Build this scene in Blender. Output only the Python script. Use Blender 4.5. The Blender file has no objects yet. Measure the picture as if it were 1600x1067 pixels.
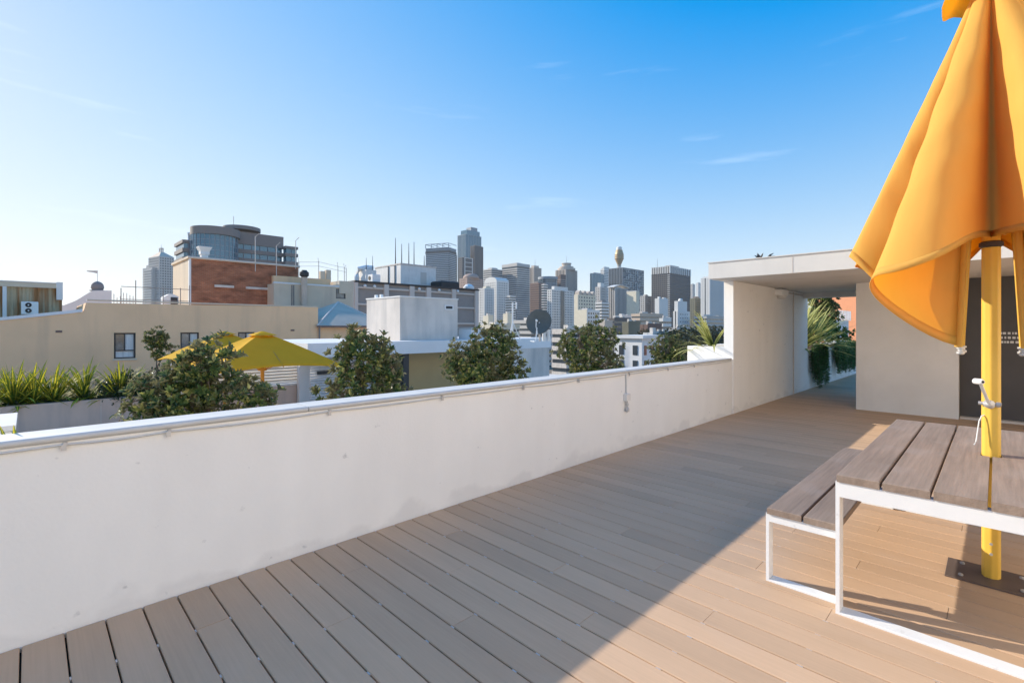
import bpy, bmesh, math, random
from mathutils import Vector, Matrix
random.seed(7)
sc = bpy.context.scene
R = math.radians
S2 = math.sqrt(.5)
# ------------------------------------------------------------------ camera, sky, sun, exposure
EYE, F, HOR = 1.5, 756.0, 512.0
cam = bpy.data.cameras.new('camera'); cam.sensor_width = 36; cam.lens = 36 * F / 1600
cam.shift_y = -21.5 / 1600; cam.clip_start = .05; cam.clip_end = 9000
co = bpy.data.objects.new('camera', cam); sc.collection.objects.link(co)
co.location = (0, 0, EYE); co.rotation_euler = (R(90), 0, R(45)); sc.camera = co
SKY_K, SKY_G = 1.0, 2.72
SUN_EL, SUN_AZ = R(25.3), math.atan2(-.943, -.331)
w = bpy.data.worlds.new('World'); sc.world = w; w.use_nodes = True
nt = w.node_tree; bg = nt.nodes['Background']
sky = nt.nodes.new('ShaderNodeTexSky'); sky.sky_type = 'NISHITA'; sky.sun_disc = False
sky.sun_elevation = SUN_EL; sky.sun_rotation = SUN_AZ
sky.altitude = 50; sky.air_density = 1.0; sky.dust_density = .1; sky.ozone_density = 3.0
def wnode(t, **k):
    n = nt.nodes.new(t)
    for a, b in k.items(): setattr(n, a, b)
    return n
# thin cirrus: streaky noise on the sky direction
tc = wnode('ShaderNodeTexCoord'); mp = wnode('ShaderNodeMapping')
mp.inputs['Rotation'].default_value = (0, R(7), R(20)); mp.inputs['Scale'].default_value = (1.6, 1.6, 17); mp.inputs['Location'].default_value = (0, 0, 5.6)
nz = wnode('ShaderNodeTexNoise'); nz.inputs['Scale'].default_value = 1.7; nz.inputs['Detail'].default_value = 6; nz.inputs['Roughness'].default_value = .58
cr = wnode('ShaderNodeValToRGB'); cr.color_ramp.elements[0].position = .62; cr.color_ramp.elements[1].position = .9
mlt = wnode('ShaderNodeMath', operation='MULTIPLY'); mlt.inputs[1].default_value = .18
mixc = wnode('ShaderNodeMix', data_type='RGBA'); mixc.inputs[7].default_value = (3.9, 4.1, 4.3, 1)
hs = wnode('ShaderNodeHueSaturation'); hs.inputs['Saturation'].default_value = 2.6; hs.inputs['Hue'].default_value = .523
L = nt.links.new
L(tc.outputs['Generated'], mp.inputs[0]); L(mp.outputs[0], nz.inputs['Vector']); L(nz.outputs[0], cr.inputs[0])
L(cr.outputs[0], mlt.inputs[0]); L(mlt.outputs[0], mixc.inputs[0]); pass
# even roll-off of the whole sky's brightness, c * g / (1 + k c)
va = wnode('ShaderNodeVectorMath', operation='MULTIPLY_ADD'); va.inputs[1].default_value = (SKY_K,) * 3; va.inputs[2].default_value = (1, 1, 1)
vb = wnode('ShaderNodeVectorMath', operation='SCALE'); vb.inputs['Scale'].default_value = SKY_G
vd = wnode('ShaderNodeVectorMath', operation='DIVIDE')
L(sky.outputs[0], va.inputs[0]); L(sky.outputs[0], vb.inputs[0]); L(vb.outputs[0], vd.inputs[0]); L(va.outputs[0], vd.inputs[1]); L(vd.outputs[0], hs.inputs['Color']); L(hs.outputs[0], mixc.inputs[6]); L(mixc.outputs[2], bg.inputs[0]); bg.inputs[1].default_value = .15
sl = bpy.data.lights.new('sun', 'SUN'); sl.energy = 2.1; sl.angle = R(.5); sl.color = (1, .905, .76)
so = bpy.data.objects.new('sun', sl); sc.collection.objects.link(so); so.location = (-20, -8, 30)
sd = Vector((.943 * math.cos(SUN_EL), .331 * math.cos(SUN_EL), -math.sin(SUN_EL)))
so.rotation_euler = sd.to_track_quat('-Z', 'Y').to_euler()
vs = sc.view_settings; vs.view_transform = 'Standard'; vs.look = 'None'; vs.gamma = 1; vs.use_curve_mapping = False
vs.exposure = 1.57
sc.cycles.max_bounces = 8; sc.cycles.diffuse_bounces = 4

# ------------------------------------------------------------------ placement helpers (metres; X off the parapet, Y along it)
def ray(px): return (px - 800) / F
def P(px, py, d):
    r = ray(px) * d
    return Vector(((r - d) * S2, (r + d) * S2, EYE - (py - HOR) * d / F))
def onX(px, py, X):                       # point of the plane X = const
    s = ray(px); Y = -X * (1 + s) / (1 - s); d = (Y - X) * S2
    return Vector((X, Y, EYE - (py - HOR) * d / F))
def onY(px, py, Y):
    s = ray(px); X = -Y * (1 - s) / (1 + s); d = (Y - X) * S2
    return Vector((X, Y, EYE - (py - HOR) * d / F))

# ------------------------------------------------------------------ materials
MAT = {}
def M(name, base, rough=.7, var=.08, scale=3.0, bump=0, bscale=40, metal=0, stretch=(1, 1, 1), rnd=0, spec=.4,
      stain=None, dirt=None, trans=0, transcol=None, coat=0, grain=None):
    m = bpy.data.materials.new(name); m.use_nodes = True; t = m.node_tree; b = t.nodes['Principled BSDF']; MAT[name] = m
    lk = t.links.new; N = t.nodes.new
    b.inputs['Roughness'].default_value = rough; b.inputs['Metallic'].default_value = metal
    b.inputs['Specular IOR Level'].default_value = spec; b.inputs['Coat Weight'].default_value = coat
    tcn = N('ShaderNodeTexCoord'); mpn = N('ShaderNodeMapping'); mpn.inputs['Scale'].default_value = stretch
    lk(tcn.outputs['Object'], mpn.inputs[0])
    n = N('ShaderNodeTexNoise'); n.inputs['Scale'].default_value = scale; n.inputs['Detail'].default_value = 7; n.inputs['Roughness'].default_value = .6
    lk(mpn.outputs[0], n.inputs['Vector'])
    mr = N('ShaderNodeMapRange'); mr.inputs[1].default_value = .3; mr.inputs[2].default_value = .7
    mr.inputs[3].default_value = 1 - var; mr.inputs[4].default_value = 1 + var; lk(n.outputs[0], mr.inputs[0])
    val = mr.outputs[0]
    if rnd:
        oi = N('ShaderNodeObjectInfo'); mr2 = N('ShaderNodeMapRange'); mr2.inputs[3].default_value = 1 - rnd; mr2.inputs[4].default_value = 1 + rnd
        lk(oi.outputs['Random'], mr2.inputs[0]); mu = N('ShaderNodeMath'); mu.operation = 'MULTIPLY'
        lk(val, mu.inputs[0]); lk(mr2.outputs[0], mu.inputs[1]); val = mu.outputs[0]
    if grain:                              # fine streaks: (stretch, scale, amount)
        mp3 = N('ShaderNodeMapping'); mp3.inputs['Scale'].default_value = grain[0]; lk(tcn.outputs['Object'], mp3.inputs[0])
        n3 = N('ShaderNodeTexNoise'); n3.inputs['Scale'].default_value = grain[1]; n3.inputs['Detail'].default_value = 4; lk(mp3.outputs[0], n3.inputs['Vector'])
        mr3 = N('ShaderNodeMapRange'); mr3.inputs[1].default_value = .3; mr3.inputs[2].default_value = .7
        mr3.inputs[3].default_value = 1 - grain[2]; mr3.inputs[4].default_value = 1 + grain[2]; lk(n3.outputs[0], mr3.inputs[0])
        mu = N('ShaderNodeMath'); mu.operation = 'MULTIPLY'; lk(val, mu.inputs[0]); lk(mr3.outputs[0], mu.inputs[1]); val = mu.outputs[0]
    vm = N('ShaderNodeVectorMath'); vm.operation = 'SCALE'; vm.inputs[0].default_value = base; lk(val, vm.inputs['Scale'])
    col = vm.outputs[0]
    if stain:                              # (colour, stretch, scale, lo, hi, strength): dirt with a shape of its own
        mp2 = N('ShaderNodeMapping'); mp2.inputs['Scale'].default_value = stain[1]; lk(tcn.outputs['Object'], mp2.inputs[0])
        n2 = N('ShaderNodeTexNoise'); n2.inputs['Scale'].default_value = stain[2]; n2.inputs['Detail'].default_value = 5; lk(mp2.outputs[0], n2.inputs['Vector'])
        mr4 = N('ShaderNodeMapRange'); mr4.inputs[1].default_value = stain[3]; mr4.inputs[2].default_value = stain[4]; mr4.inputs[4].default_value = stain[5]
        lk(n2.outputs[0], mr4.inputs[0]); mx = N('ShaderNodeMix'); mx.data_type = 'RGBA'
        lk(mr4.outputs[0], mx.inputs[0]); lk(col, mx.inputs[6]); mx.inputs[7].default_value = (*stain[0], 1); col = mx.outputs[2]
    if dirt:                               # splash marks above the deck line: (height, strength) with a ragged outline
        sp_ = N('ShaderNodeSeparateXYZ'); lk(tcn.outputs['Object'], sp_.inputs[0]); nd_ = N('ShaderNodeTexNoise'); nd_.inputs['Scale'].default_value = 2.3; nd_.inputs['Detail'].default_value = 8
        lk(tcn.outputs['Object'], nd_.inputs['Vector']); a1 = N('ShaderNodeMath'); a1.operation = 'MULTIPLY_ADD'; lk(nd_.outputs[0], a1.inputs[0]); a1.inputs[1].default_value = .55; a1.inputs[2].default_value = -.215
        a2 = N('ShaderNodeMath'); a2.operation = 'SUBTRACT'; lk(a1.outputs[0], a2.inputs[0]); lk(sp_.outputs[2], a2.inputs[1])
        mr5 = N('ShaderNodeMapRange'); mr5.inputs[1].default_value = -.02; mr5.inputs[2].default_value = .03; mr5.inputs[4].default_value = dirt[1]; lk(a2.outputs[0], mr5.inputs[0])
        mx2 = N('ShaderNodeMix'); mx2.data_type = 'RGBA'; lk(mr5.outputs[0], mx2.inputs[0]); lk(col, mx2.inputs[6]); mx2.inputs[7].default_value = (.40, .39, .40, 1); col = mx2.outputs[2]
    lk(col, b.inputs['Base Color'])
    if bump:
        nb = N('ShaderNodeTexNoise'); nb.inputs['Scale'].default_value = bscale; nb.inputs['Detail'].default_value = 5; lk(mpn.outputs[0], nb.inputs['Vector'])
        bp = N('ShaderNodeBump'); bp.inputs['Strength'].default_value = bump; bp.inputs['Distance'].default_value = .01
        lk(nb.outputs[0], bp.inputs['Height']); lk(bp.outputs[0], b.inputs['Normal'])
    if trans:
        tr = N('ShaderNodeBsdfTranslucent'); tr.inputs[0].default_value = (*(transcol or base), 1)
        ms = N('ShaderNodeMixShader'); ms.inputs[0].default_value = trans; out = t.nodes['Material Output']
        lk(b.outputs[0], ms.inputs[1]); lk(tr.outputs[0], ms.inputs[2]); lk(ms.outputs[0], out.inputs[0])
    return m
def leafmat(name, cols, under, rough=.35, trans=.2):
    m = bpy.data.materials.new(name); m.use_nodes = True; t = m.node_tree; b = t.nodes['Principled BSDF']; N = t.nodes.new; lk = t.links.new; MAT[name] = m
    g = N('ShaderNodeNewGeometry'); r = N('ShaderNodeValToRGB'); e = r.color_ramp.elements
    while len(e) < len(cols): e.new(.5)
    for i, (p, c) in enumerate(cols): e[i].position = p; e[i].color = (*c, 1)
    lk(g.outputs['Random Per Island'], r.inputs[0])
    mx = N('ShaderNodeMix'); mx.data_type = 'RGBA'; lk(g.outputs['Backfacing'], mx.inputs[0]); lk(r.outputs[0], mx.inputs[6]); mx.inputs[7].default_value = (*under, 1)
    lk(mx.outputs[2], b.inputs['Base Color']); b.inputs['Roughness'].default_value = rough
    tr = N('ShaderNodeBsdfTranslucent'); lk(mx.outputs[2], tr.inputs[0]); ms = N('ShaderNodeMixShader'); ms.inputs[0].default_value = trans
    lk(b.outputs[0], ms.inputs[1]); lk(tr.outputs[0], ms.inputs[2]); lk(ms.outputs[0], t.nodes['Material Output'].inputs[0])
    return m
def flaxmat(name, edge, mid, base):
    m = bpy.data.materials.new(name); m.use_nodes = True; t = m.node_tree; b = t.nodes['Principled BSDF']; N = t.nodes.new; lk = t.links.new; MAT[name] = m
    uv = N('ShaderNodeUVMap'); sp = N('ShaderNodeSeparateXYZ'); lk(uv.outputs[0], sp.inputs[0])
    r = N('ShaderNodeValToRGB'); e = r.color_ramp.elements
    for _ in range(2): e.new(.5)
    for i, (p, c) in enumerate(((.0, edge), (.28, edge), (.36, mid), (.5, mid))): e[i].position = p; e[i].color = (*c, 1)
    a = N('ShaderNodeMath'); a.operation = 'PINGPONG'; a.inputs[1].default_value = .5; lk(sp.outputs[0], a.inputs[0]); lk(a.outputs[0], r.inputs[0])
    mr = N('ShaderNodeMapRange'); mr.inputs[1].default_value = .15; mr.inputs[2].default_value = .6; lk(sp.outputs[1], mr.inputs[0])
    mx = N('ShaderNodeMix'); mx.data_type = 'RGBA'; lk(mr.outputs[0], mx.inputs[0]); mx.inputs[6].default_value = (*base, 1); lk(r.outputs[0], mx.inputs[7])
    lk(mx.outputs[2], b.inputs['Base Color']); b.inputs['Roughness'].default_value = .65; b.inputs['Specular IOR Level'].default_value = .15
    tr = N('ShaderNodeBsdfTranslucent'); lk(mx.outputs[2], tr.inputs[0]); ms = N('ShaderNodeMixShader'); ms.inputs[0].default_value = .3
    lk(b.outputs[0], ms.inputs[1]); lk(tr.outputs[0], ms.inputs[2]); lk(ms.outputs[0], t.nodes['Material Output'].inputs[0])
    return m
def brickmat(name, c1, c2, mortar, scale=1.0):
    m = bpy.data.materials.new(name); m.use_nodes = True; t = m.node_tree; b = t.nodes['Principled BSDF']; N = t.nodes.new; lk = t.links.new; MAT[name] = m
    tcn = N('ShaderNodeTexCoord'); sp = N('ShaderNodeSeparateXYZ'); cb = N('ShaderNodeCombineXYZ'); ad = N('ShaderNodeMath'); lk(tcn.outputs['Object'], sp.inputs[0])
    lk(sp.outputs[0], ad.inputs[0]); lk(sp.outputs[1], ad.inputs[1]); lk(ad.outputs[0], cb.inputs[0]); lk(sp.outputs[2], cb.inputs[1])
    br = N('ShaderNodeTexBrick'); br.inputs['Scale'].default_value = scale; br.inputs['Brick Width'].default_value = .24; br.inputs['Row Height'].default_value = .086
    br.inputs['Mortar Size'].default_value = .008; br.inputs['Color1'].default_value = (*c1, 1); br.inputs['Color2'].default_value = (*c2, 1); br.inputs['Mortar'].default_value = (*mortar, 1)
    lk(cb.outputs[0], br.inputs['Vector'])
    n = N('ShaderNodeTexNoise'); n.inputs['Scale'].default_value = .7; n.inputs['Detail'].default_value = 8; n.inputs['Roughness'].default_value = .65
    mpn = N('ShaderNodeMapping'); mpn.inputs['Scale'].default_value = (1, 1, 2.6); lk(tcn.outputs['Object'], mpn.inputs[0]); lk(mpn.outputs[0], n.inputs['Vector'])
    mr = N('ShaderNodeMapRange'); mr.inputs[1].default_value = .3; mr.inputs[2].default_value = .72; mr.inputs[3].default_value = 1.35; mr.inputs[4].default_value = .35; lk(n.outputs[0], mr.inputs[0])
    vm = N('ShaderNodeVectorMath'); vm.operation = 'SCALE'; lk(br.outputs[0], vm.inputs[0]); lk(mr.outputs[0], vm.inputs['Scale']); lk(vm.outputs[0], b.inputs['Base Color'])
    b.inputs['Roughness'].default_value = .9
    return m
M('render_white', (.88, .865, .84), .85, .025, 1.3, .14, 60, stain=((.45, .45, .46), (1, 1, 1.2), 9, .685, .75, .6), grain=((1, 1, .2), 4, .02), dirt=(.10, .16))
M('concrete_pale', (.80, .77, .73), .85, .07, 1.2, .15, 30, stain=((.6, .58, .55), (1.4, 1.4, .3), 1.6, .52, .78, .5))
M('concrete_slab', (.68, .655, .62), .85, .05, 1.2, .15, 30, stain=((.5, .48, .45), (1.4, 1.4, .3), 1.6, .52, .78, .5))
M('dish_grey', (.13, .13, .115), .6, .1, 3)
M('concrete_grey', (.68, .61, .545), .88, .10, .9, .15, 25, stain=((.38, .36, .34), (2.2, 2.2, .3), .8, .47, .72, .6))
M('planter_concrete', (.60, .455, .375), .85, .10, .8, .1, 25, stain=((.27, .24, .24), (1.5, 1.5, .2), 1.3, .5, .75, .6))
M('cap_white', (.60, .585, .56), .65, .04, 6, .03, 30)
M('cable_white', (.66, .65, .63), .5, .05)
M('steel_white', (.80, .80, .80), .45, .03, 8, .04, 40, stain=((.55, .53, .5), (2, 2, 2), 9, .66, .76, .5))
M('deck_board', (.56, .375, .24), .68, .05, 1.6, .08, 55, stretch=(.5, 3, 1), rnd=.085, grain=((2.2, 90, 20), 1.0, .035), spec=.3, stain=((.60, .46, .36), (.5, .9, 1), 2.6, .56, .8, .3))
M('deck_under', (.02, .016, .014), .95)
M('clip_steel', (.55, .54, .53), .5, metal=.4)
M('wood_weathered', (.275, .205, .16), .8, .16, 1.4, .22, 30, stretch=(5, .7, 5), rnd=.07, grain=((60, 2.2, 30), 1.0, .14),
  stain=((.36, .31, .28), (2, 1.2, 2), 2.2, .55, .8, .45))
M('paint_yellow', (.74, .46, .07), .42, .05, 6, .04, 30, stain=((.5, .34, .12), (3, 3, .8), 7, .62, .75, .4))
M('fabric_yellow', (.93, .70, .19), .85, .03, 5, .22, 9, stretch=(2.5, 2.5, .7), trans=.58, transcol=(.98, .60, .045), spec=.15)
M('fabric_mustard', (.90, .61, .05), .85, .05, 3, .05, 100, trans=.5, transcol=(.9, .54, .03), spec=.15)
M('pole_orange', (.62, .27, .02), .4)
M('plate_steel', (.16, .12, .105), .5, .1, 6, metal=.3)
M('chrome', (.55, .54, .53), .45, .05, 5, metal=.6)
M('plastic_white', (.8, .8, .79), .4)
M('black', (.02, .02, .022), .5)
M('dark_panel', (.085, .08, .08), .55, .1, 2)
M('beige_render', (.88, .565, .33), .9, .06, .5, .1, 12, stain=((.6, .40, .26), (1.2, 1.2, .12), 1.0, .52, .75, .6))
M('beige_light', (.66, .55, .42), .9, .06, .6, stain=((.36, .3, .25), (1, 1, .2), 1, .55, .8, .5))
M('cream', (.72, .64, .50), .85, .06, .3)
M('bounce_cream', (.92, .85, .75), .85, .05, .6, .1, 30)  # warm cream of the added bounce wall, tints its reflected light
M('white_paint', (.74, .73, .72), .8, .05, .6)
M('iron_rust', (.47, .38, .25), .75, .12, 1.2, stain=((.30, .125, .035), (1.4, 1.4, .12), 2.1, .47, .62, .9))
M('roof_metal', (.62, .49, .385), .85, .06, .8, stain=((.44, .37, .31), (1, 1, 1), 1, .5, .8, .5))
M('grey_panel', (.31, .285, .265), .8, .06, .4, stain=((.21, .2, .2), (1, 1, 3), .5, .5, .8, .5))
M('grey_light', (.62, .57, .52), .8, .05, .5)
M('taupe', (.27, .235, .215), .75, .05, .3)
M('glass_blue', (.10, .19, .25), .08, .15, .25, spec=1.0, metal=.35)
M('glass_dark', (.035, .05, .065), .1, .2, .1, spec=.9)
M('glass_mid', (.07, .10, .13), .12, .2, .1, spec=.9, metal=.2)
M('pane_room', (.16, .17, .17), .12, .5, 2.2, spec=.9)
M('curtain', (.62, .62, .6), .8, .2, 8, stretch=(1, 1, .1))
M('frame_dark', (.055, .05, .048), .6)
M('ply_yellow', (.50, .37, .19), .8, .06, 1)
M('stone', (.54, .46, .39), .85, .06, .02)
M('stone_pink', (.40, .29, .24), .85, .06, .02)
M('tower_white', (.70, .68, .65), .8, .05, .02)
M('tower_grey', (.52, .49, .46), .8, .05, .02)
M('tower_dark', (.13, .115, .11), .7, .08, .02)
M('tower_brown', (.20, .13, .105), .8, .06, .02)
M('tower_steel', (.30, .33, .36), .6, .06, .02)
M('gold', (.42, .30, .16), .5, .05, .02, metal=.3)
M('salmon', (.56, .25, .14), .9, .07, .3)
M('olive', (.20, .19, .14), .85, .1, .05)
M('ground', (.27, .215, .155), .95, .3, .02)
M('foliage_far', (.055, .07, .03), .9, .4, .3)
M('soil', (.06, .045, .035), .95)
M('bark', (.16, .12, .09), .9, .2, 8)
leafmat('leaf_magnolia', [(0, (.035, .07, .025)), (.4, (.075, .125, .038)), (.7, (.15, .19, .055)), (.9, (.34, .33, .09)), (1, (.55, .48, .16))], (.22, .21, .11), .27, .3)
leafmat('leaf_dark', [(0, (.012, .03, .012)), (.6, (.03, .065, .022)), (1, (.06, .11, .035))], (.05, .07, .03), .4)
leafmat('leaf_trailing', [(0, (.03, .09, .025)), (.6, (.06, .17, .04)), (1, (.13, .26, .06))], (.06, .14, .04), .5, .35)
leafmat('leaf_street', [(0, (.02, .03, .014)), (.6, (.045, .06, .025)), (1, (.10, .11, .05))], (.06, .06, .03), .5)
flaxmat('flax_yellow', (.16, .22, .03), (.78, .62, .06), (.05, .12, .02))
flaxmat('flax_cream', (.55, .52, .20), (.20, .25, .07), (.20, .24, .07))
brickmat('brick_red', (.44, .155, .07), (.34, .115, .055), (.33, .23, .17))

# ------------------------------------------------------------------ object helpers
C = sc.collection
WM = {}
def tag(o, label=None, cat=None, group=None, kind=None):
    if label: o['label'] = label
    if cat: o['category'] = cat
    if group: o['group'] = group
    if kind: o['kind'] = kind
    return o
def thing(name, label, cat, loc=(0, 0, 0), rotz=0, group=None):
    o = bpy.data.objects.new(name, None); C.objects.link(o); o.empty_display_size = .2
    o.location = loc; o.rotation_euler = (0, 0, rotz); WM[o.name] = Matrix.Translation(loc) @ Matrix.Rotation(rotz, 4, 'Z')
    return tag(o, label, cat, group)
class MB:
    def __init__(s): s.v = []; s.f = []; s.uv = None
    def add(s, vs, fs):
        o = len(s.v); s.v += [Vector(p) for p in vs]; s.f += [tuple(i + o for i in f) for f in fs]; return s
    def box(s, x0, x1, y0, y1, z0, z1):
        return s.add([(x0, y0, z0), (x1, y0, z0), (x1, y1, z0), (x0, y1, z0), (x0, y0, z1), (x1, y0, z1), (x1, y1, z1), (x0, y1, z1)],
                     [(3, 2, 1, 0), (4, 5, 6, 7), (0, 1, 5, 4), (1, 2, 6, 5), (2, 3, 7, 6), (3, 0, 4, 7)])
    def cbox(s, x0, x1, y0, y1, z0, z1, c=.004):   # box with chamfered vertical-top edges
        return s.loft([[(x0, y0, z0), (x1, y0, z0), (x1, y1, z0), (x0, y1, z0)], [(x0, y0, z1 - c), (x1, y0, z1 - c), (x1, y1, z1 - c), (x0, y1, z1 - c)],
                       [(x0 + c, y0 + c, z1), (x1 - c, y0 + c, z1), (x1 - c, y1 - c, z1), (x0 + c, y1 - c, z1)]])
    def loft(s, rings, cap=True, closed=True):
        n = len(rings[0]); vs = [p for r in rings for p in r]; fs = []
        for i in range(len(rings) - 1):
            for j in range(n if closed else n - 1):
                k = (j + 1) % n; fs.append((i * n + j, i * n + k, (i + 1) * n + k, (i + 1) * n + j))
        if cap: fs.append(tuple(range(n - 1, -1, -1))); fs.append(tuple(range((len(rings) - 1) * n, len(rings) * n)))
        return s.add(vs, fs)
    def tube(s, pts, rad, n=8, cap=True):
        pts = [Vector(p) for p in pts]; rings = []; rad = rad if isinstance(rad, (list, tuple)) else [rad] * len(pts)
        for i, p in enumerate(pts):
            t = (pts[min(i + 1, len(pts) - 1)] - pts[max(i - 1, 0)]).normalized()
            a = t.cross(Vector((0, 0, 1)) if abs(t.z) < .95 else Vector((1, 0, 0))).normalized(); b = t.cross(a)
            rings.append([p + (a * math.cos(2 * math.pi * k / n) - b * math.sin(2 * math.pi * k / n)) * rad[i] for k in range(n)])
        return s.loft(rings, cap)
    def lathe(s, c, prof, n=20):          # prof: (radius, z) from bottom to top
        return s.loft([[(c[0] + r * math.cos(2 * math.pi * k / n), c[1] + r * math.sin(2 * math.pi * k / n), c[2] + z) for k in range(n)] for r, z in prof])
    def prism(s, poly, axis, a, b):       # poly of 2D points extruded along axis between a and b
        f = {'X': lambda p, t: (t, p[0], p[1]), 'Y': lambda p, t: (p[0], t, p[1]), 'Z': lambda p, t: (p[0], p[1], t)}[axis]
        return s.loft([[f(p, a) for p in poly], [f(p, b) for p in poly]])
    def build(s, name, mat, parent=None, world=True, smooth=False, kind=None, fix=True):
        me = bpy.data.meshes.new(name); M4 = Matrix.Identity(4)
        if parent is not None and world: M4 = WM[parent.name].inverted()
        me.from_pydata([M4 @ p for p in s.v], [], s.f); me.update()
        if fix:
            bm = bmesh.new(); bm.from_mesh(me); bmesh.ops.recalc_face_normals(bm, faces=bm.faces); bm.to_mesh(me); bm.free()
        if s.uv:
            ul = me.uv_layers.new(name='UVMap')
            for l in me.loops: ul.data[l.index].uv = s.uv[l.vertex_index]
        me.materials.append(MAT[mat])
        if smooth:
            me.polygons.foreach_set('use_smooth', [True] * len(me.polygons))
        o = bpy.data.objects.new(name, me); C.objects.link(o)
        if parent is not None: o.parent = parent; WM[o.name] = WM[parent.name]
        else: WM[o.name] = Matrix.Identity(4)
        if kind: o['kind'] = kind
        return o
def autosmooth(o, ang=35):
    me = o.data; me.polygons.foreach_set('use_smooth', [True] * len(me.polygons)); me.set_sharp_from_angle(angle=R(ang)); return o
def struct(name, mb, mat): o = mb.build(name, mat); o['kind'] = 'structure'; return o
def part(name, mat, parent, *boxes, **k):
    m = MB()
    for b in boxes: m.box(*b)
    return m.build(name, mat, parent, **k)

# ------------------------------------------------------------------ ground and the roofs the place stands on
g = MB(); n = 48
g.add([(0, 0, -24)] + [(7000 * math.cos(2 * math.pi * k / n), 7000 * math.sin(2 * math.pi * k / n), -24) for k in range(n)], [(0, 1 + k, 1 + (k + 1) % n) for k in range(n)])
struct('ground', g, 'ground')
struct('terrace_floor', MB().box(-27.5, 12, -14, 24, -23.9, -1.5), 'concrete_grey')

# ------------------------------------------------------------------ deck
XW, PITCH, Y0 = -3.25, .1534, -.025
deck = struct('deck', MB().box(XW + .002, 4.6, -3.4, 21, -.9, -.028), 'deck_under')
JO = [-2.81 + .4385 * j for j in range(-1, 18)]
rows = range(-8, 137)
def board(x0, x1, y0, y1, z):
    c = .0035; pr = [(y0, -.024), (y1, -.024), (y1, z - c), (y1 - c, z), (y0 + c, z), (y0, z - c)]
    MB().prism(pr, 'X', x0, x1).build('deck_board', 'deck_board', deck)
nb = 0
for k in rows:
    ya, yb = Y0 + k * PITCH + .0037, Y0 + (k + 1) * PITCH - .0037
    xs = [XW + .006] + [JO[j + 1] for j in range(0, 17) if (3 * j) % 5 == (k - 4) % 5 and JO[j + 1] < 3.9] + [4.5]
    if k > 66:                            # past ten metres the cross joints are too fine to see
        xs = [XW + .006, -1.8, 4.5] if k < 86 else [XW + .006, 4.5]
    elif k < 0: xs = [XW + .006, 4.5]
    else: xs = [x for x in xs if x < 1.2 or x == 4.5]
    for a, b in zip(xs, xs[1:]):
        if 72 <= k < 86 and a > -2 and a != XW + .006: continue    # under the stair block
        board(a + .0012, b - .0012, ya, yb, random.uniform(-.0006, .0006)); nb += 1
cl = MB()
for k in range(-2, 42):
    y = Y0 + k * PITCH
    for x in JO:
        if x < 1.5: cl.box(x - .012, x + .012, y - .0032, y + .0032, -.02, -.0035 + random.uniform(-.001, .001))
cl.build('board_clip', 'clip_steel', deck, kind='stuff')

# ------------------------------------------------------------------ parapet wall
YP = 8.70
wall = thing('parapet_wall', 'long low white rendered parapet wall running along the deck edge', 'wall', (XW, 0, 0))
m = MB(); ny = 60                         # slightly uneven render face
for i in range(2):
    pass
prof = [(XW, -.03), (XW, .985), (XW - .20, .985), (XW - .20, -1.52)]
m.prism([(XW, -.9), (XW, .945), (XW - .2, .945), (XW - .2, -1.49)], 'Y', -6, YP)
m.build('render', 'render_white', wall)
lips = [(-6, -1.2), (-1.198, 1.32), (1.322, 3.9), (3.902, 6.3), (6.302, 8.62)]
for a, b in lips:                         # white capping in lengths, rounded nose
    pr = [(XW - .225, .9465), (XW - .225, .972), (XW - .02, .972)] + [(XW - .002 + .02 * math.sin(math.pi * q / 8), .957 + .018 * math.cos(math.pi * q / 8)) for q in range(9)] + [(XW + .001, .937), (XW + .001, .9465)]
    autosmooth(MB().prism(pr, 'Y', a + .0015, b - .0015).build('capping', 'cap_white', wall), 40)
clips = [onX(x, y, XW + .02) for x, y in ((102, 683), (265, 661), (516, 634), (692, 616), (819, 601), (905, 594), (984, 585), (1044, 577), (1085, 571))]
pts = []
cy = [-5.5, -3.8, -2, -.9] + [c.y for c in clips] + [8.6]
for a, b in zip(cy, cy[1:]):
    sag = min(.022, .006 + .004 * (b - a)) * random.uniform(.5, 1.2)
    for q in range(8):
        t = q / 8; pts.append((XW + .011, a + (b - a) * t, .926 - 4 * sag * t * (1 - t)))
pts.append((XW + .011, 8.6, .926))
autosmooth(MB().tube(pts, .0055, 6).build('cable', 'cable_white', wall), 60)
for y in cy[1:-1]:
    m = MB().box(XW + .002, XW + .024, y - .008, y + .008, .918, .936).box(XW + .0205, XW + .027, y - .016, y + .004, .90, .928)
    m.build('cable_clip', 'clip_steel', wall)
c = onX(977, 600, XW)
lamp = MB().tube([(XW + .014, c.y, .93), (XW + .014, c.y, .68)], .009, 8).build('conduit', 'cable_white', wall)
MB().cbox(XW + .001, XW + .05, c.y - .045, c.y + .045, .60, .685, .006).build('switch_box', 'concrete_pale', wall)
MB().lathe((XW + .028, c.y, .50), [(.008, .1), (.012, .07), (.02, .05), (.012, .035), (.012, .02), (.026, 0), (.026, -.03), (.01, -.04)], 10).build('tap', 'chrome', wall)

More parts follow.
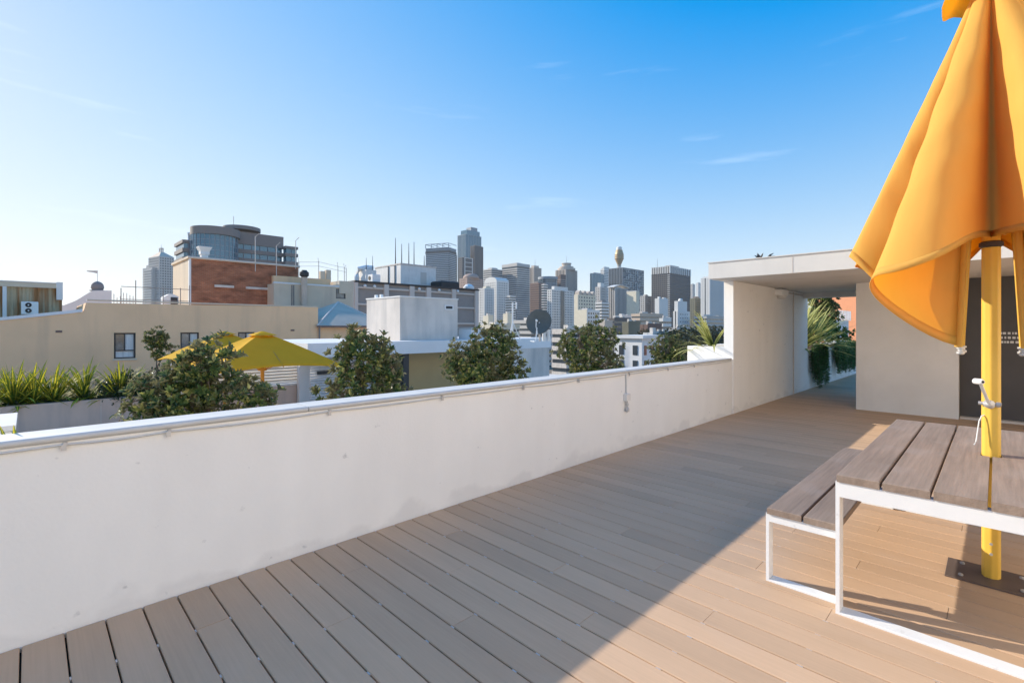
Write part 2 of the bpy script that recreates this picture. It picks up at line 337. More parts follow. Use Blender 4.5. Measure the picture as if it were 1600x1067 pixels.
# ------------------------------------------------------------------ canopy: side wall, roof slab, stair block
can = thing('concrete_canopy', 'pale concrete canopy slab carried by white walls over the deck passage', 'canopy', (-3.3, 9, 0))
m = MB().box(-3.40, XW + .012, YP, 13.40, -.9, 2.318); m.build('side_wall', 'render_white', can)
part('roof_slab', 'concrete_slab', can, (-3.43, 4.6, 8.12, 13.30, 2.32, 2.585))
part('soffit_beam', 'concrete_pale', can, (-3.238, -1.80, 13.0, 13.28, 2.20, 2.3185))
part('flashing', 'concrete_slab', can, (-3.445, 4.6, 8.105, 13.31, 2.586, 2.600))
m = MB().box(XW + .013, XW + .03, 12.2, 12.215, -.02, 2.3); 
m.build('panel_joint', 'concrete_grey', can)
for x in (-2.16, -.7): part('slab_joint', 'concrete_grey', can, (x - .004, x + .004, 8.1165, 8.119, 2.322, 2.584))
m = MB().box(-1.82, -.43, 10.78, 13.2, -.02, 2.319); m.build('stair_block', 'concrete_pale', can)
m = MB().box(-.428, 4.55, 11.0, 13.15, -.02, 2.317); dk = m.build('dark_cladding', 'dark_panel', can)
for x in (-.05, .95, 1.95): part('door_frame', 'frame_dark', can, (x - .03, x + .03, 10.97, 10.999, .01, 2.1))
part('threshold', 'grey_light', can, (-.42, 4.5, 10.86, 10.998, -.01, .035))
bl = thing('bulkhead_lamp', 'small white box lamp fixed under the concrete canopy on the wall', 'lamp', (XW, 11.4, 2.1))
q = onX(1216, 455, XW + .012); yb_ = q.y
MB().cbox(XW + .013, XW + .15, yb_ - .24, yb_ + .2, 2.17, 2.30, .02).build('housing', 'plastic_white', bl)
MB().lathe((XW + .085, yb_ - .03, 2.10), [(.05, 0), (.09, .03), (.10, .069)], 14).build('lens', 'cable_white', bl)
MB().tube([(XW + .06, yb_ + .2, 2.25), (XW + .03, 12.9, 2.26)], .014, 6).build('conduit', 'grey_light', bl)
# notice on the dark cladding, tiny unreadable print
no = thing('door_notice', 'small white lettered notice on the dark wall behind the yellow pole', 'notice', (0, 11, 1.3))
tm = MB(); a = onY(1563, 517, 10.996); b_ = onY(1583, 529, 10.996)
for r_ in range(3):
    x = a.x; zz = a.z - .02 - r_ * .07
    while x < b_.x + .12:
        l = random.uniform(.015, .04); tm.box(x, x + l, 10.994, 10.9985, zz - .035, zz); x += l + random.uniform(.008, .02)
tm.build('lettering', 'white_paint', no, kind='stuff')
# unseen wall added along the inner side to bounce sunlight onto the parapet
hw = thing('bounce_wall', 'unseen cream wall added along the inner side of the deck to bounce sunlight', 'building', (4.6, 2, 0))
part('wall', 'bounce_cream', hw, (4.61, 8.6, -3.4, 10.85, -.9, 7.6))
part('coping', 'cap_white', hw, (4.58, 8.7, -3.45, 10.84, 7.602, 7.65))
# passage planter wall beyond the canopy
pw = thing('passage_planter', 'white rendered planter wall along the passage beyond the canopy', 'planter', (XW, 16, 0))
part('wall', 'render_white', pw, (-3.42, XW + .004, 13.41, 20.9, -.9, .95), (-5.2, -5.0, 13.41, 20.9, -1.49, .95), (-4.999, -3.421, 13.41, 13.6, -1.49, .95), (-4.999, -3.421, 20.7, 20.9, -1.49, .95))
part('soil', 'soil', pw, (-4.999, -3.421, 13.601, 20.699, -1.49, .86))
# small white planter by the wall end
fp = thing('white_planter', 'white planter box with striped flax against the canopy wall end', 'planter', (-3.7, 9.3, 0))
part('wall', 'render_white', fp, (-4.08, -3.402, 8.72, 8.85, -1.49, 1.16), (-4.08, -3.98, 8.851, 10.4, -1.49, 1.16), (-3.979, -3.402, 10.3, 10.4, -1.49, 1.16))
part('soil', 'soil', fp, (-3.979, -3.402, 8.851, 10.299, -1.49, 1.1))
# two little sprigs on the slab edge
for i, x in enumerate((1187.5, 1198)):
    c = onY(x, 401, 8.3); b = thing('roof_weed', ('tiny dark upright weed growing on the canopy edge', 'tiny dark weed trailing sideways on the canopy edge')[i], 'weed', (c.x, 8.3, 2.6))
    m = MB()
    for q in range(7):
        a = random.uniform(-1.2, 1.2) if i == 0 else random.uniform(.7, 1.5); l = random.uniform(.05, .12)
        m.tube([(c.x, 8.3, 2.597), (c.x + math.sin(a) * l * .5, 8.3 + random.uniform(-.03, .03), 2.6 + math.cos(a) * l * .6), (c.x + math.sin(a) * l, 8.3 + random.uniform(-.05, .05), 2.6 + math.cos(a) * l)], [.008, .014, .003], 4)
    m.build('stem', 'black', b)

# ------------------------------------------------------------------ picnic table and bench
TX0, TX1, TY0, TY1 = -.59, .55, 3.0, 5.16
tab = thing('picnic_table', 'weathered timber plank table on white steel loop legs with a pole through it', 'table', (-.02, 4.08, 0))
pwid = (TX1 - TX0 + .012) / 6
for i in range(6):
    a = TX0 + i * pwid; b = a + pwid - .012; dz = random.uniform(-.001, .001)
    if i in (2, 3):                       # planks notched round the pole
        px0 = -.02; rr = .045
        m = MB()
        if i == 2: poly = [(a, TY0 - .006), (b, TY0 - .006), (b, 4.09 - rr), (b - rr + .006, 4.09 - rr), (b - rr + .006, 4.09 + rr), (b, 4.09 + rr), (b, TY1), (a, TY1)]
        else: poly = [(a, TY0 - .006), (b, TY0 - .006), (b, TY1), (a, TY1), (a, 4.09 + rr), (a + rr - .006, 4.09 + rr), (a + rr - .006, 4.09 - rr), (a, 4.09 - rr)]
        m.prism(poly, 'Z', .695, .735 + dz); m.build('plank', 'wood_weathered', tab)
    else: MB().cbox(a, b, TY0 - .006, TY1, .695, .735 + dz, .004).build('plank', 'wood_weathered', tab)
def loop_leg(parent, x0, x1, y, dirn, ztop, rail, wd=.085, t=.018):
    y0, y1 = (y, y + wd) if dirn > 0 else (y - wd, y)
    m = MB().cbox(x0, x1, y0, y1, 0.001, .012, .002)
    m.box(x0, x0 + t, y0, y1, .012, ztop - rail).box(x1 - t, x1, y0, y1, .012, ztop - rail)
    m.box(x0, x1, y0, y0 + .05 if dirn > 0 else y1, ztop - rail, ztop) if dirn > 0 else m.box(x0, x1, y1 - .05, y1, ztop - rail, ztop)
    return m.build('leg_frame', 'steel_white', parent)
loop_leg(tab, TX0 - .006, TX1 + .006, TY0, 1, .6945, .078); loop_leg(tab, TX0 - .006, TX1 + .006, TY1 - .002, -1, .6945, .078)
part('underframe', 'steel_white', tab, (-.30, -.25, TY0 + .051, TY1 - .053, .665, .6943), (.21, .26, TY0 + .051, TY1 - .053, .665, .6943))
ben = thing('timber_bench', 'low weathered two-plank bench on white steel loop legs beside the table', 'bench', (-.77, 4.1, 0))
for a, b in ((-.958, -.779), (-.767, -.60)): MB().cbox(a, b, 3.09, 5.13, .402, .438, .004).build('plank', 'wood_weathered', ben)
loop_leg(ben, -.966, -.598, 3.10, 1, .4015, .046, .075, .016); loop_leg(ben, -.966, -.598, 5.12, -1, .4015, .046, .075, .016)

# ------------------------------------------------------------------ closed yellow umbrella through the table
UX, UY = -.02, 4.09
um = thing('closed_umbrella', 'big closed yellow market umbrella standing through the timber table', 'umbrella', (UX, UY, 0))
pf = []
for k in range(32):                       # fluted octagonal-ish tube profile
    a = 2 * math.pi * k / 32; pf.append(.0405 + .0018 * math.cos(8 * a))
rings = []
for z in (.008, 3.62): rings.append([(UX + pf[k] * math.cos(2 * math.pi * k / 32), UY + pf[k] * math.sin(2 * math.pi * k / 32), z) for k in range(32)])
autosmooth(MB().loft(rings).build('pole', 'paint_yellow', um), 40)
bp = MB().cbox(UX - .2, UX + .55, UY - .17, UY + .15, .0015, .009, .002).build('base_plate', 'plate_steel', um)
for x, y in ((-.13, -.11), (-.13, .09), (.13, -.11), (.13, .09)): MB().lathe((UX + x, UY + y, .009), [(.012, 0), (.012, .008), (.006, .012)], 8).build('bolt', 'chrome', bp)
CD = Vector((-S2, S2, 0)); CR = Vector((S2, S2, 0))          # camera depth / right directions, for reading offsets
front = Vector((0, -1, 0)); side = Vector((-1, 0, 0)); u0 = Vector((UX, UY, 0))
# crank: winch body, handle, knob; cord
cz = 1.5 - 120 * 2.86 / 756
cp = u0 + Vector((.02, -.055, cz)); cr_ = MB()
for z, rr in ((0, 1),):
    pass
wn = MB().tube([u0 + Vector((-.012, -.034, cz)), u0 + Vector((-.004, -.064, cz)), u0 + Vector((.0, -.071, cz))], [.025, .025, .014], 14)
wn.tube([u0 + Vector((-.055, -.026, cz)), u0 + Vector((.044, -.032, cz))], .011, 8).tube([u0 + Vector((.022, -.045, cz)), u0 + Vector((.04, -.045, cz))], .016, 8)
wn = autosmooth(wn.build('winch', 'chrome', um), 40)
ha = u0 + Vector((-.008, -.068, cz)); hb = ha + CR * -.056 + Vector((0, -.0, .135))
MB().tube([ha, hb], .0085, 8).build('crank_handle', 'chrome', wn)
autosmooth(MB().tube([hb + CD * .03, hb - CD * .012, hb - CD * .02], [.017, .018, .012], 12).build('knob', 'plastic_white', wn), 40)
MB().tube([hb - CD * .0195, hb - CD * .022], .008, 10).build('knob_socket', 'black', wn)
c0 = u0 + CR * -.04 + Vector((0, 0, cz - .07))
MB().tube([c0, c0 + CR * -.018 + Vector((0, 0, -.006)), c0 + CR * -.032 + Vector((0, 0, -.035)), c0 + CR * -.042 + Vector((0, 0, -.10)), c0 + CR * -.05 + Vector((0, 0, -.155)), c0 + CR * -.062 + Vector((0, 0, -.178))], .0035, 6).build('cord', 'plastic_white', um)
for z in (.215, .155): MB().tube([u0 + Vector((.0, -.038, z)), u0 + Vector((.0, -.046, z))], .008, 8).build('screw', 'chrome', um)
# ribs: four long corner ribs, four short ones between
APEX = u0 + Vector((0, 0, 3.60))
def cdir(deg): return CR * math.cos(R(deg)) + CD * math.sin(R(deg))      # 180 = camera left, 270 = towards the camera
corner = [180, 270, 0, 90]; mids = [225, 315, 45, 135]
tipC = {a: u0 + cdir(a) * .185 + Vector((0, 0, 1.385)) for a in corner}
tipM = {a: u0 + cdir(a) * .085 + Vector((0, 0, 2.03)) for a in mids}
for a in corner:
    top = u0 + cdir(a) * .07 + Vector((0, 0, 3.5)); tp = tipC[a]
    rb = MB().tube([top - cdir(a) * .03, tp + Vector((0, 0, -.0))], .0125, 6).build('rib', 'paint_yellow', um)
    s_ = tp - cdir(a) * .0
    autosmooth(MB().lathe((tp.x, tp.y, tp.z - .035), [(.012, -.012), (.02, -.006), (.02, .006), (.013, .01), (.013, .02), (.02, .024), (.02, .034)], 12).build('rib_end', 'chrome', rb), 40)
    # fabric pocket along the rib
    pk = MB(); rg = []
    for z in (0, .5, 1.0):
        c = tp.lerp(top, z * .32) ; rg.append([c + cdir(a) * (.012 + .016 * math.cos(t)) + cdir(a + 90) * .024 * math.sin(t) for t in [2 * math.pi * q / 10 for q in range(10)]])
    pk.loft(rg, cap=False); autosmooth(pk.build('rib_sleeve', 'fabric_yellow', um), 50)
for a in mids:
    MB().tube([u0 + cdir(a) * .03 + Vector((0, 0, 3.5)), u0 + cdir(a) * .058 + Vector((0, 0, 2.05))], .008, 6).build('rib', 'paint_yellow', um)
hub = autosmooth(MB().lathe((UX, UY, 1.98), [(.0425, 0), (.054, .008), (.054, .03), (.0425, .038)], 20).build('runner_hub', 'frame_dark', um), 40)
# lobes: (corner angle, mid angle, nose angle, nose length, nose z, belly)
lobes = [(180, 225, 195, .70, 1.80, .14), (180, 135, 158, .60, 1.96, .075), (270, 225, 262, .74, 1.93, .15), (270, 315, 292, .66, 1.85, .10),
         (0, 315, 338, .66, 1.9, .10), (0, 45, 22, .7, 1.95, .09), (90, 45, 68, .66, 1.9, .1), (90, 135, 112, .66, 1.95, .1)]
NU, NT = 30, 40
can_m = MB(); hem_m = MB()
for li, (ca, ma, na, nl, nzv, belly) in enumerate(lobes):
    nd = cdir(na); sgn = 1 if ((ma - ca) % 360) < 180 else -1
    pd = cdir(na + 90 * sgn)             # points from the corner side to the mid side
    grid = []
    rs = random.Random(li + 3); ph = rs.uniform(0, 6)
    for j in range(NT + 1):
        t = j / NT; row = []
        for i in range(NU + 1):
            u = i / NU
            tc_, tm_ = tipC[ca], tipM[ma]
            if u <= .5: zh = tc_.z + (nzv - tc_.z) * math.sin(math.pi * u) ** 1.15
            else: zh = tm_.z + (nzv - tm_.z) * math.sin(math.pi * u) ** 1.6
            base = Vector((tc_.x, tc_.y, 0)).lerp(Vector((tm_.x, tm_.y, 0)), u) - u0; base = base.normalized() * (.066 + (base.length - .066) * t)
            rad = .055 + (1 - .055) * t
            out = nl * (t ** 1.05) * math.sin(math.pi * u) ** .85
            bel = belly * math.sin(2 * math.pi * u) * (t ** .8) * 1.0
            wr = .012 * math.sin(9 * u + 5 * t + ph) * t * math.sin(math.pi * u) + .006 * math.sin(21 * u - 9 * t + ph) * t * math.sin(math.pi * u)
            wr += .006 * math.sin(34 * t + 4 * u + ph) * math.sin(math.pi * t) * math.sin(math.pi * u)
            p = u0 + base + nd * (out) - pd * (bel - wr) 
            z = APEX.z - .02 - t * (APEX.z - .02 - zh)
            row.append(Vector((p.x, p.y, z)))
        grid.append(row)
    vs = [p for r_ in grid for p in r_]; W_ = NU + 1
    fs = [(j * W_ + i, j * W_ + i + 1, (j + 1) * W_ + i + 1, (j + 1) * W_ + i) for j in range(NT) for i in range(NU)]
    can_m.add(vs, fs)
    hem_m.add(grid[NT - 1] + [a_.lerp(b_, .0) for a_, b_ in zip(grid[NT], grid[NT])], [(i, i + 1, W_ + i + 1, W_ + i) for i in range(NU)])
cano = can_m.build('canopy', 'fabric_yellow', um, smooth=True)
bm = bmesh.new(); bm.from_mesh(cano.data); bmesh.ops.remove_doubles(bm, verts=bm.verts, dist=.0015); bmesh.ops.recalc_face_normals(bm, faces=bm.faces); bm.to_mesh(cano.data); bm.free()
for p in cano.data.polygons: p.use_smooth = True
sld = cano.modifiers.new('thick', 'SOLIDIFY'); sld.thickness = .0022; sld.offset = 0
hem = hem_m.build('hem', 'fabric_yellow', um, smooth=True); q_ = hem.modifiers.new('thick', 'SOLIDIFY'); q_.thickness = .0045; q_.offset = 0
# vent flap at the top
vf = MB(); rg = []
for j in range(7):
    t = j / 6; rg.append([u0 + cdir(q * 7.5) * (.03 + .20 * t * (1 + .14 * math.cos(R(q * 7.5) * 4)) + .02 * math.sin(R(q * 7.5) * 3 + 1) * t) + Vector((0, 0, 3.80 - .30 * t ** 1.4 + .02 * math.cos(R(q * 7.5) * 8) * t)) for q in range(48)])
vf.loft(rg, cap=False); vfo = vf.build('vent_flap', 'fabric_yellow', um, smooth=True); sld = vfo.modifiers.new('thick', 'SOLIDIFY'); sld.thickness = .003
MB().lathe((UX, UY, 3.78), [(.03, 0), (.035, .04), (.01, .07)], 12).build('finial', 'paint_yellow', um)

# ------------------------------------------------------------------ plants
def leaf(mb, p, d, up, l, wd, fold=.25):
    sd = d.cross(up)
    if sd.length < 1e-4: sd = d.cross(Vector((1, 0, 0)))
    sd.normalize(); n_ = sd.cross(d).normalized()
    q = lambda a, b, h: p + d * (l * a) + sd * (wd * b) + n_ * (h * wd)
    mb.add([q(0, 0, 0), q(.35, .5, fold), q(.72, .42, fold), q(1, 0, -.15), q(.72, -.42, fold), q(.35, -.5, fold)], [(0, 1, 2, 3), (0, 3, 4, 5)])
def rv(rs):
    while True:
        v = Vector((rs.uniform(-1, 1), rs.uniform(-1, 1), rs.uniform(-1, 1)))
        if .05 < v.length < 1: return v.normalized()
def leafy_tree(name, label, group, base, blobs, nwh, leafl, mat, seed, cat='tree', trunk_r=.05, perw=10):
    """blobs: (centre offset, radii). Whorls of leaves at twig ends spread through the blobs; a trunk with limbs reaching into them."""
    rs = random.Random(seed); t = thing(name, label, cat, base, 0, group); b = Vector(base)
    tot = sum(r[0] * r[1] * r[2] for _, r in blobs); cm = MB(); tw = MB(); top = b + Vector((0, 0, (blobs[0][0][2]) * .55))
    tw.tube([b, b.lerp(top, .5) + Vector((rs.uniform(-.05, .05), rs.uniform(-.05, .05), 0)), top], [trunk_r, trunk_r * .85, trunk_r * .7], 8)
    for c, r in blobs:
        cc = b + Vector(c); mid = top.lerp(cc, .5) + rv(rs) * .08
        tw.tube([top - Vector((0, 0, .1)), mid, cc], [trunk_r * .6, trunk_r * .4, trunk_r * .2], 6)
        nn = max(4, int(nwh * r[0] * r[1] * r[2] / tot))
        for k in range(nn):
            v = rv(rs); f = rs.uniform(.35, 1) ** .5
            f *= .82 + .3 * math.sin(v.x * 5 + seed) * math.sin(v.y * 4.3 + 1.7 * seed) * math.sin(v.z * 4.7)
            p = cc + Vector((v.x * r[0], v.y * r[1], v.z * r[2])) * f
            ax = (v + Vector((0, 0, .55)) + rv(rs) * .5).normalized()
            if k % 6 == 0: tw.tube([cc.lerp(p, .25), cc.lerp(p, .65) + rv(rs) * .03, p], [trunk_r * .16, trunk_r * .12, .004], 4, cap=False)
            a0 = rs.uniform(0, 6.3); s1 = ax.cross(Vector((.3, .2, 1))).normalized(); s2 = ax.cross(s1)
            for q in range(perw):
                a = a0 + q * 2.4; sp = rs.uniform(.35, 1.15)
                d = (ax * rs.uniform(.25, 1) + (s1 * math.cos(a) + s2 * math.sin(a)) * sp).normalized()
                leaf(cm, p - ax * rs.uniform(0, .05), d, ax, leafl * rs.uniform(.7, 1.2), leafl * rs.uniform(.34, .46))
    tw.build('trunk', 'bark', t); cm.build('crown', mat, t, kind='stuff', fix=False)
    return t
TZ = -1.5
G1 = 'clipped magnolias in a row on the terrace below the parapet'
def mag(label, Y, blobs, n_, seed, X=-9): return leafy_tree('magnolia_tree', label, G1, (X, Y, TZ), [((o_[0], o_[1], o_[2] * 1.05 + .08), (r_[0], r_[1] * 1.06, r_[2] * 1.06)) for o_, r_ in blobs], int(n_ * 1.6), .125, 'leaf_magnolia', seed, trunk_r=.06)
mag('ragged magnolia in front of the open yellow umbrellas', 2.05, [((0, .0, 2.15), (.5, .5, .62)), ((.1, .45, 1.6), (.55, .62, .55)), ((-.05, -.42, 1.5), (.5, .6, .5)), ((.2, 1.0, 1.05), (.42, .5, .4)), ((0, .1, 1.0), (.8, 1.0, .55)), ((-.25, -.75, 1.75), (.45, .4, .4)), ((-.1, -.2, 1.95), (.5, .5, .5)), ((.05, -.9, 1.1), (.5, .5, .45))], 620, 11)
mag('compact magnolia in front of the white slatted screen', 4.78, [((0, 0, 2.2), (.6, .72, .72)), ((0, -.25, 1.4), (.6, .75, .7)), ((.05, .45, 1.75), (.55, .45, .7)), ((0, .1, .8), (.6, .7, .5))], 420, 12)
mag('wide magnolia in front of the yellow wall below the satellite dish', 8.05, [((0, .25, 2.35), (.8, .65, .6)), ((0, -.5, 1.95), (.75, .8, .6)), ((.05, .75, 1.55), (.75, .55, .8)), ((0, 0, 1.2), (.85, .95, .75))], 620, 13)
mag('magnolia with rusty leaves beside the plain grey pavilion wall', 12.5, [((0, .45, 2.45), (.85, .8, .62)), ((0, -.6, 2.3), (.8, .85, .65)), ((.05, .3, 1.5), (.9, 1.35, .8)), ((0, .3, .7), (.85, 1.3, .6))], 640, 14)
mag('round magnolia in front of the white building with tall narrow windows', 17.6, [((0, 0, 1.9), (.8, .85, .8)), ((.1, .5, 1.3), (.7, .7, .7)), ((0, -.5, 1.2), (.7, .7, .7))], 380, 15)
leafy_tree('small_tree', 'small round dark tree in the planter by the beige wall window', None, (-19.6, 3.0, -.8), [((0, 0, 1.95), (.42, .42, .42)), ((0, .2, 1.5), (.3, .45, .35)), ((.05, .55, 1.05), (.3, .35, .3))], 230, .10, 'leaf_magnolia', 21, trunk_r=.03)
leafy_tree('passage_tree', 'dark glossy tree seen through the passage under the canopy', None, (-5.0, 22.3, -1.5), [((0, 0, 4.4), (.75, .75, .7)), ((.1, .3, 3.6), (.7, .8, .7)), ((-.2, -.3, 5.0), (.6, .6, .5))], 420, .16, 'leaf_magnolia', 22, trunk_r=.07)
leafy_tree('hedge_shrub', 'dense green shrub at the far end of the passage planter', None, (-4.2, 19.8, .86), [((0, 0, .55), (.5, .8, .45)), ((.3, .4, .35), (.5, .6, .4))], 260, .10, 'leaf_trailing', 23, cat='shrub', trunk_r=.03)
# strappy flax: every blade an object, six blade shapes shared
BL = {}
def blade_mesh(matn, v):
    if (matn, v) in BL: return BL[(matn, v)]
    rs = random.Random(v * 7 + 1); me = bpy.data.meshes.new('leaf'); seg = 7; vs = []; uvs = []; droop = (.15, .3, .5, .75, 1.0, 1.3)[v]
    x = z = 0; a = 0
    for i in range(seg + 1):
        t = i / seg; wd = .032 * (1 - t) ** .6 * (.55 + 1.1 * min(t * 3, 1) * .5) + .001
        vs += [(x, -wd, z + wd * .35), (x, 0, z), (x, wd, z + wd * .35)]; uvs += [(0, t), (.5, t), (1, t)]
        a = droop * t ** 1.5; x += math.sin(a) / seg; z += math.cos(a) / seg
    fs = [(i * 3 + j, i * 3 + j + 1, i * 3 + j + 4, i * 3 + j + 3) for i in range(seg) for j in range(2)]
    me.from_pydata(vs, [], fs); ul = me.uv_layers.new(name='UVMap')
    for l in me.loops: ul.data[l.index].uv = uvs[l.vertex_index]
    me.materials.append(MAT[matn]); BL[(matn, v)] = me; return me
def flax(label, base, nbl, length, matn, seed, group=None, lean=None, amax=1.35, name='flax_plant', wide=1.0):
    rs = random.Random(seed); t = thing(name, label, 'plant', base, 0, group)
    for k in range(nbl):
        o = bpy.data.objects.new('leaf', blade_mesh(matn, rs.randrange(6))); C.objects.link(o); o.parent = t
        az = rs.uniform(0, 2 * math.pi)
        if lean: az = rs.gauss(lean[0], lean[1])
        o.rotation_euler = (0, amax * rs.random() ** .8, az); s = length * rs.uniform(.7, 1.1); o.scale = (s, s * wide * rs.uniform(.8, 1.15), s)
        o.location = (rs.uniform(-.04, .04), rs.uniform(-.04, .04), 0)
    return t
GF = 'yellow striped flax plants in the concrete planter'
for lab, px, n_, s_ in (('yellow striped flax at the planter end away from the umbrellas', -18, 70, 1), ('yellow striped flax between two other flax plants in the planter', 22, 80, 2),
                    ('yellow striped flax crowded against the fullest one in the planter', 52, 60, 6), ('small yellow striped flax half sunk in ground cover beside the fullest one', 132, 60, 7), ('fullest yellow striped flax in the concrete planter', 83, 110, 3), ('yellow striped flax under the dark framed window of the beige wall', 187, 100, 4)):
    c = onX(px, 600, -19.2); flax(lab, (-19.1, c.y, -.72), n_, 1.3, 'flax_yellow', 30 + s_, GF, wide=1.3, amax=1.35)
flax('pale striped flax in the white planter against the canopy wall end', (-3.78, 9.15, 1.08), 34, .82, 'flax_cream', 41, wide=1.5, amax=1.5, lean=(-2.3, .75))
flax('pale striped flax in the passage planter next to the canopy wall', (-3.75, 14.25, .84), 110, 1.6, 'flax_cream', 42, amax=1.5, wide=1.0, lean=(.5, .8))
flax('pale striped flax further along the passage planter', (-3.75, 15.6, .84), 100, 1.5, 'flax_cream', 43, amax=1.5, wide=1.0)
# plants poking over the parapet from the terrace side
for lab, px, py, n_, ln, sd_ in (('broad green flax tip poking above the parapet capping', 35, 690, 3, .75, 51), ('single yellow flax tip poking above the parapet', 121, 682, 2, .55, 52),
                             ('thin flax tips above the parapet below the umbrella pole', 480, 650, 6, .75, 53)):
    c = onX(px, py, -4.6 if px > 300 else -3.8); flax(lab, (c.x, c.y, c.z - ln * .72), n_, ln, 'flax_yellow', sd_, amax=.6, wide=1.0)
tw = thing('dead_twig', 'dry brown twig with curled leaves above the parapet capping', 'twig', (-4, .3, .6)); c = onX(183, 665, -4.0); m = MB(); rs = random.Random(5)
m.tube([c + Vector((0, 0, -.6)), c, c + Vector((0, .03, .08))], [.006, .004, .002], 5); m.build('stem', 'bark', tw); m = MB()
for k in range(12): leaf(m, c + Vector((rs.uniform(-.03, .03), rs.uniform(-.04, .04), rs.uniform(-.05, .09))), rv(rs), Vector((0, 0, 1)), .045, .02)
m.build('dry_leaves', 'leaf_magnolia', tw, kind='stuff', fix=False)
# ground cover in the planter, trailing plants in the passage
def cover(name, label, boxes, n_, l, mat, seed, trail=0):
    rs = random.Random(seed); m = MB(); lo = []
    for (x0, x1, y0, y1, z0, z1) in boxes:
        for k in range(n_):
            x, y = rs.uniform(x0, x1), rs.uniform(y0, y1); h = z0 + (z1 - z0) * (rs.random() ** .6) * (.6 + .4 * math.sin(y * 3.1 + seed) * math.sin(x * 4))
            leaf(m, Vector((x, y, h)), (rv(rs) + Vector((.2, 0, .5))).normalized(), Vector((0, 0, 1)), l * rs.uniform(.6, 1.2), l * .4)
    o = m.build(name, mat, fix=False); tag(o, label, 'ground cover', kind='stuff'); return o
cover('ground_cover', 'low dark green ground cover filling the concrete planter', [(-20.2, -18.62, -3.5, 1.6, -.85, -.40), (-20.2, -18.45, 1.5, 5.5, -.85, .22)], 9000, .10, 'leaf_dark', 61)
def trailing(label, y0, y1, zmin, seed, nst):
    rs = random.Random(seed); t = thing('trailing_plant', label, 'plant', (-3.6, (y0 + y1) / 2, .86), 0, None); m = MB(); st = MB()
    for k in range(nst):
        y = rs.uniform(y0, y1); ln = rs.uniform(.25, 1) * (.95 - zmin); p = Vector((-3.55 + rs.uniform(-.15, .1), y, .9)); pts = [p.copy()]
        q = Vector((XW + .05 + rs.uniform(0, .10), y + rs.uniform(-.1, .1), 1.0 + rs.uniform(-.02, .10))); pts.append(q)
        nz_ = int(ln / .06) + 2
        for j in range(nz_):
            q = q + Vector((rs.uniform(-.012, .016), rs.uniform(-.035, .035), -.06)); q.x = max(q.x, XW + .02); pts.append(q.copy())
        st.tube(pts, .004, 4, cap=False)
        for a, b in zip(pts[1:], pts[2:]):
            for h in range(13):
                pp = a.lerp(b, rs.random()); d = (rv(rs) + Vector((.3, 0, -.15))).normalized(); leaf(m, pp, d, Vector((1, 0, .3)), rs.uniform(.05, .09), .013, .1)
    st.build('stems', 'bark', t); m.build('foliage', 'leaf_trailing', t, kind='stuff', fix=False)
trailing('dark green trailing plant hanging next to the canopy wall edge', 13.5, 14.9, .02, 71, 60)
trailing('bushy green trailing plant hanging halfway along the passage planter', 15.9, 18.6, .2, 72, 130)

# ------------------------------------------------------------------ neighbouring terrace
pl = thing('concrete_planter', 'long stained concrete planter wall across the terrace', 'planter', (-18.5, 0, TZ))
def zx(px, py, X): return onX(px, py, X).z
zt = -.585
part('wall', 'planter_concrete', pl, (-18.7, -18.5, -14, 5.9, TZ, zt), (-20.6, -20.4, -14, 5.9, TZ, zt), (-20.399, -18.701, 5.7, 5.9, TZ, zt))
part('soil', 'soil', pl, (-20.399, -18.701, -14, 5.699, TZ, zt - .1))
for y in (-2.2, -.2, 1.5, 3.1): part('form_joint', 'concrete_grey', pl, (-18.4995, -18.496, y, y + .012, TZ, zt - .004))
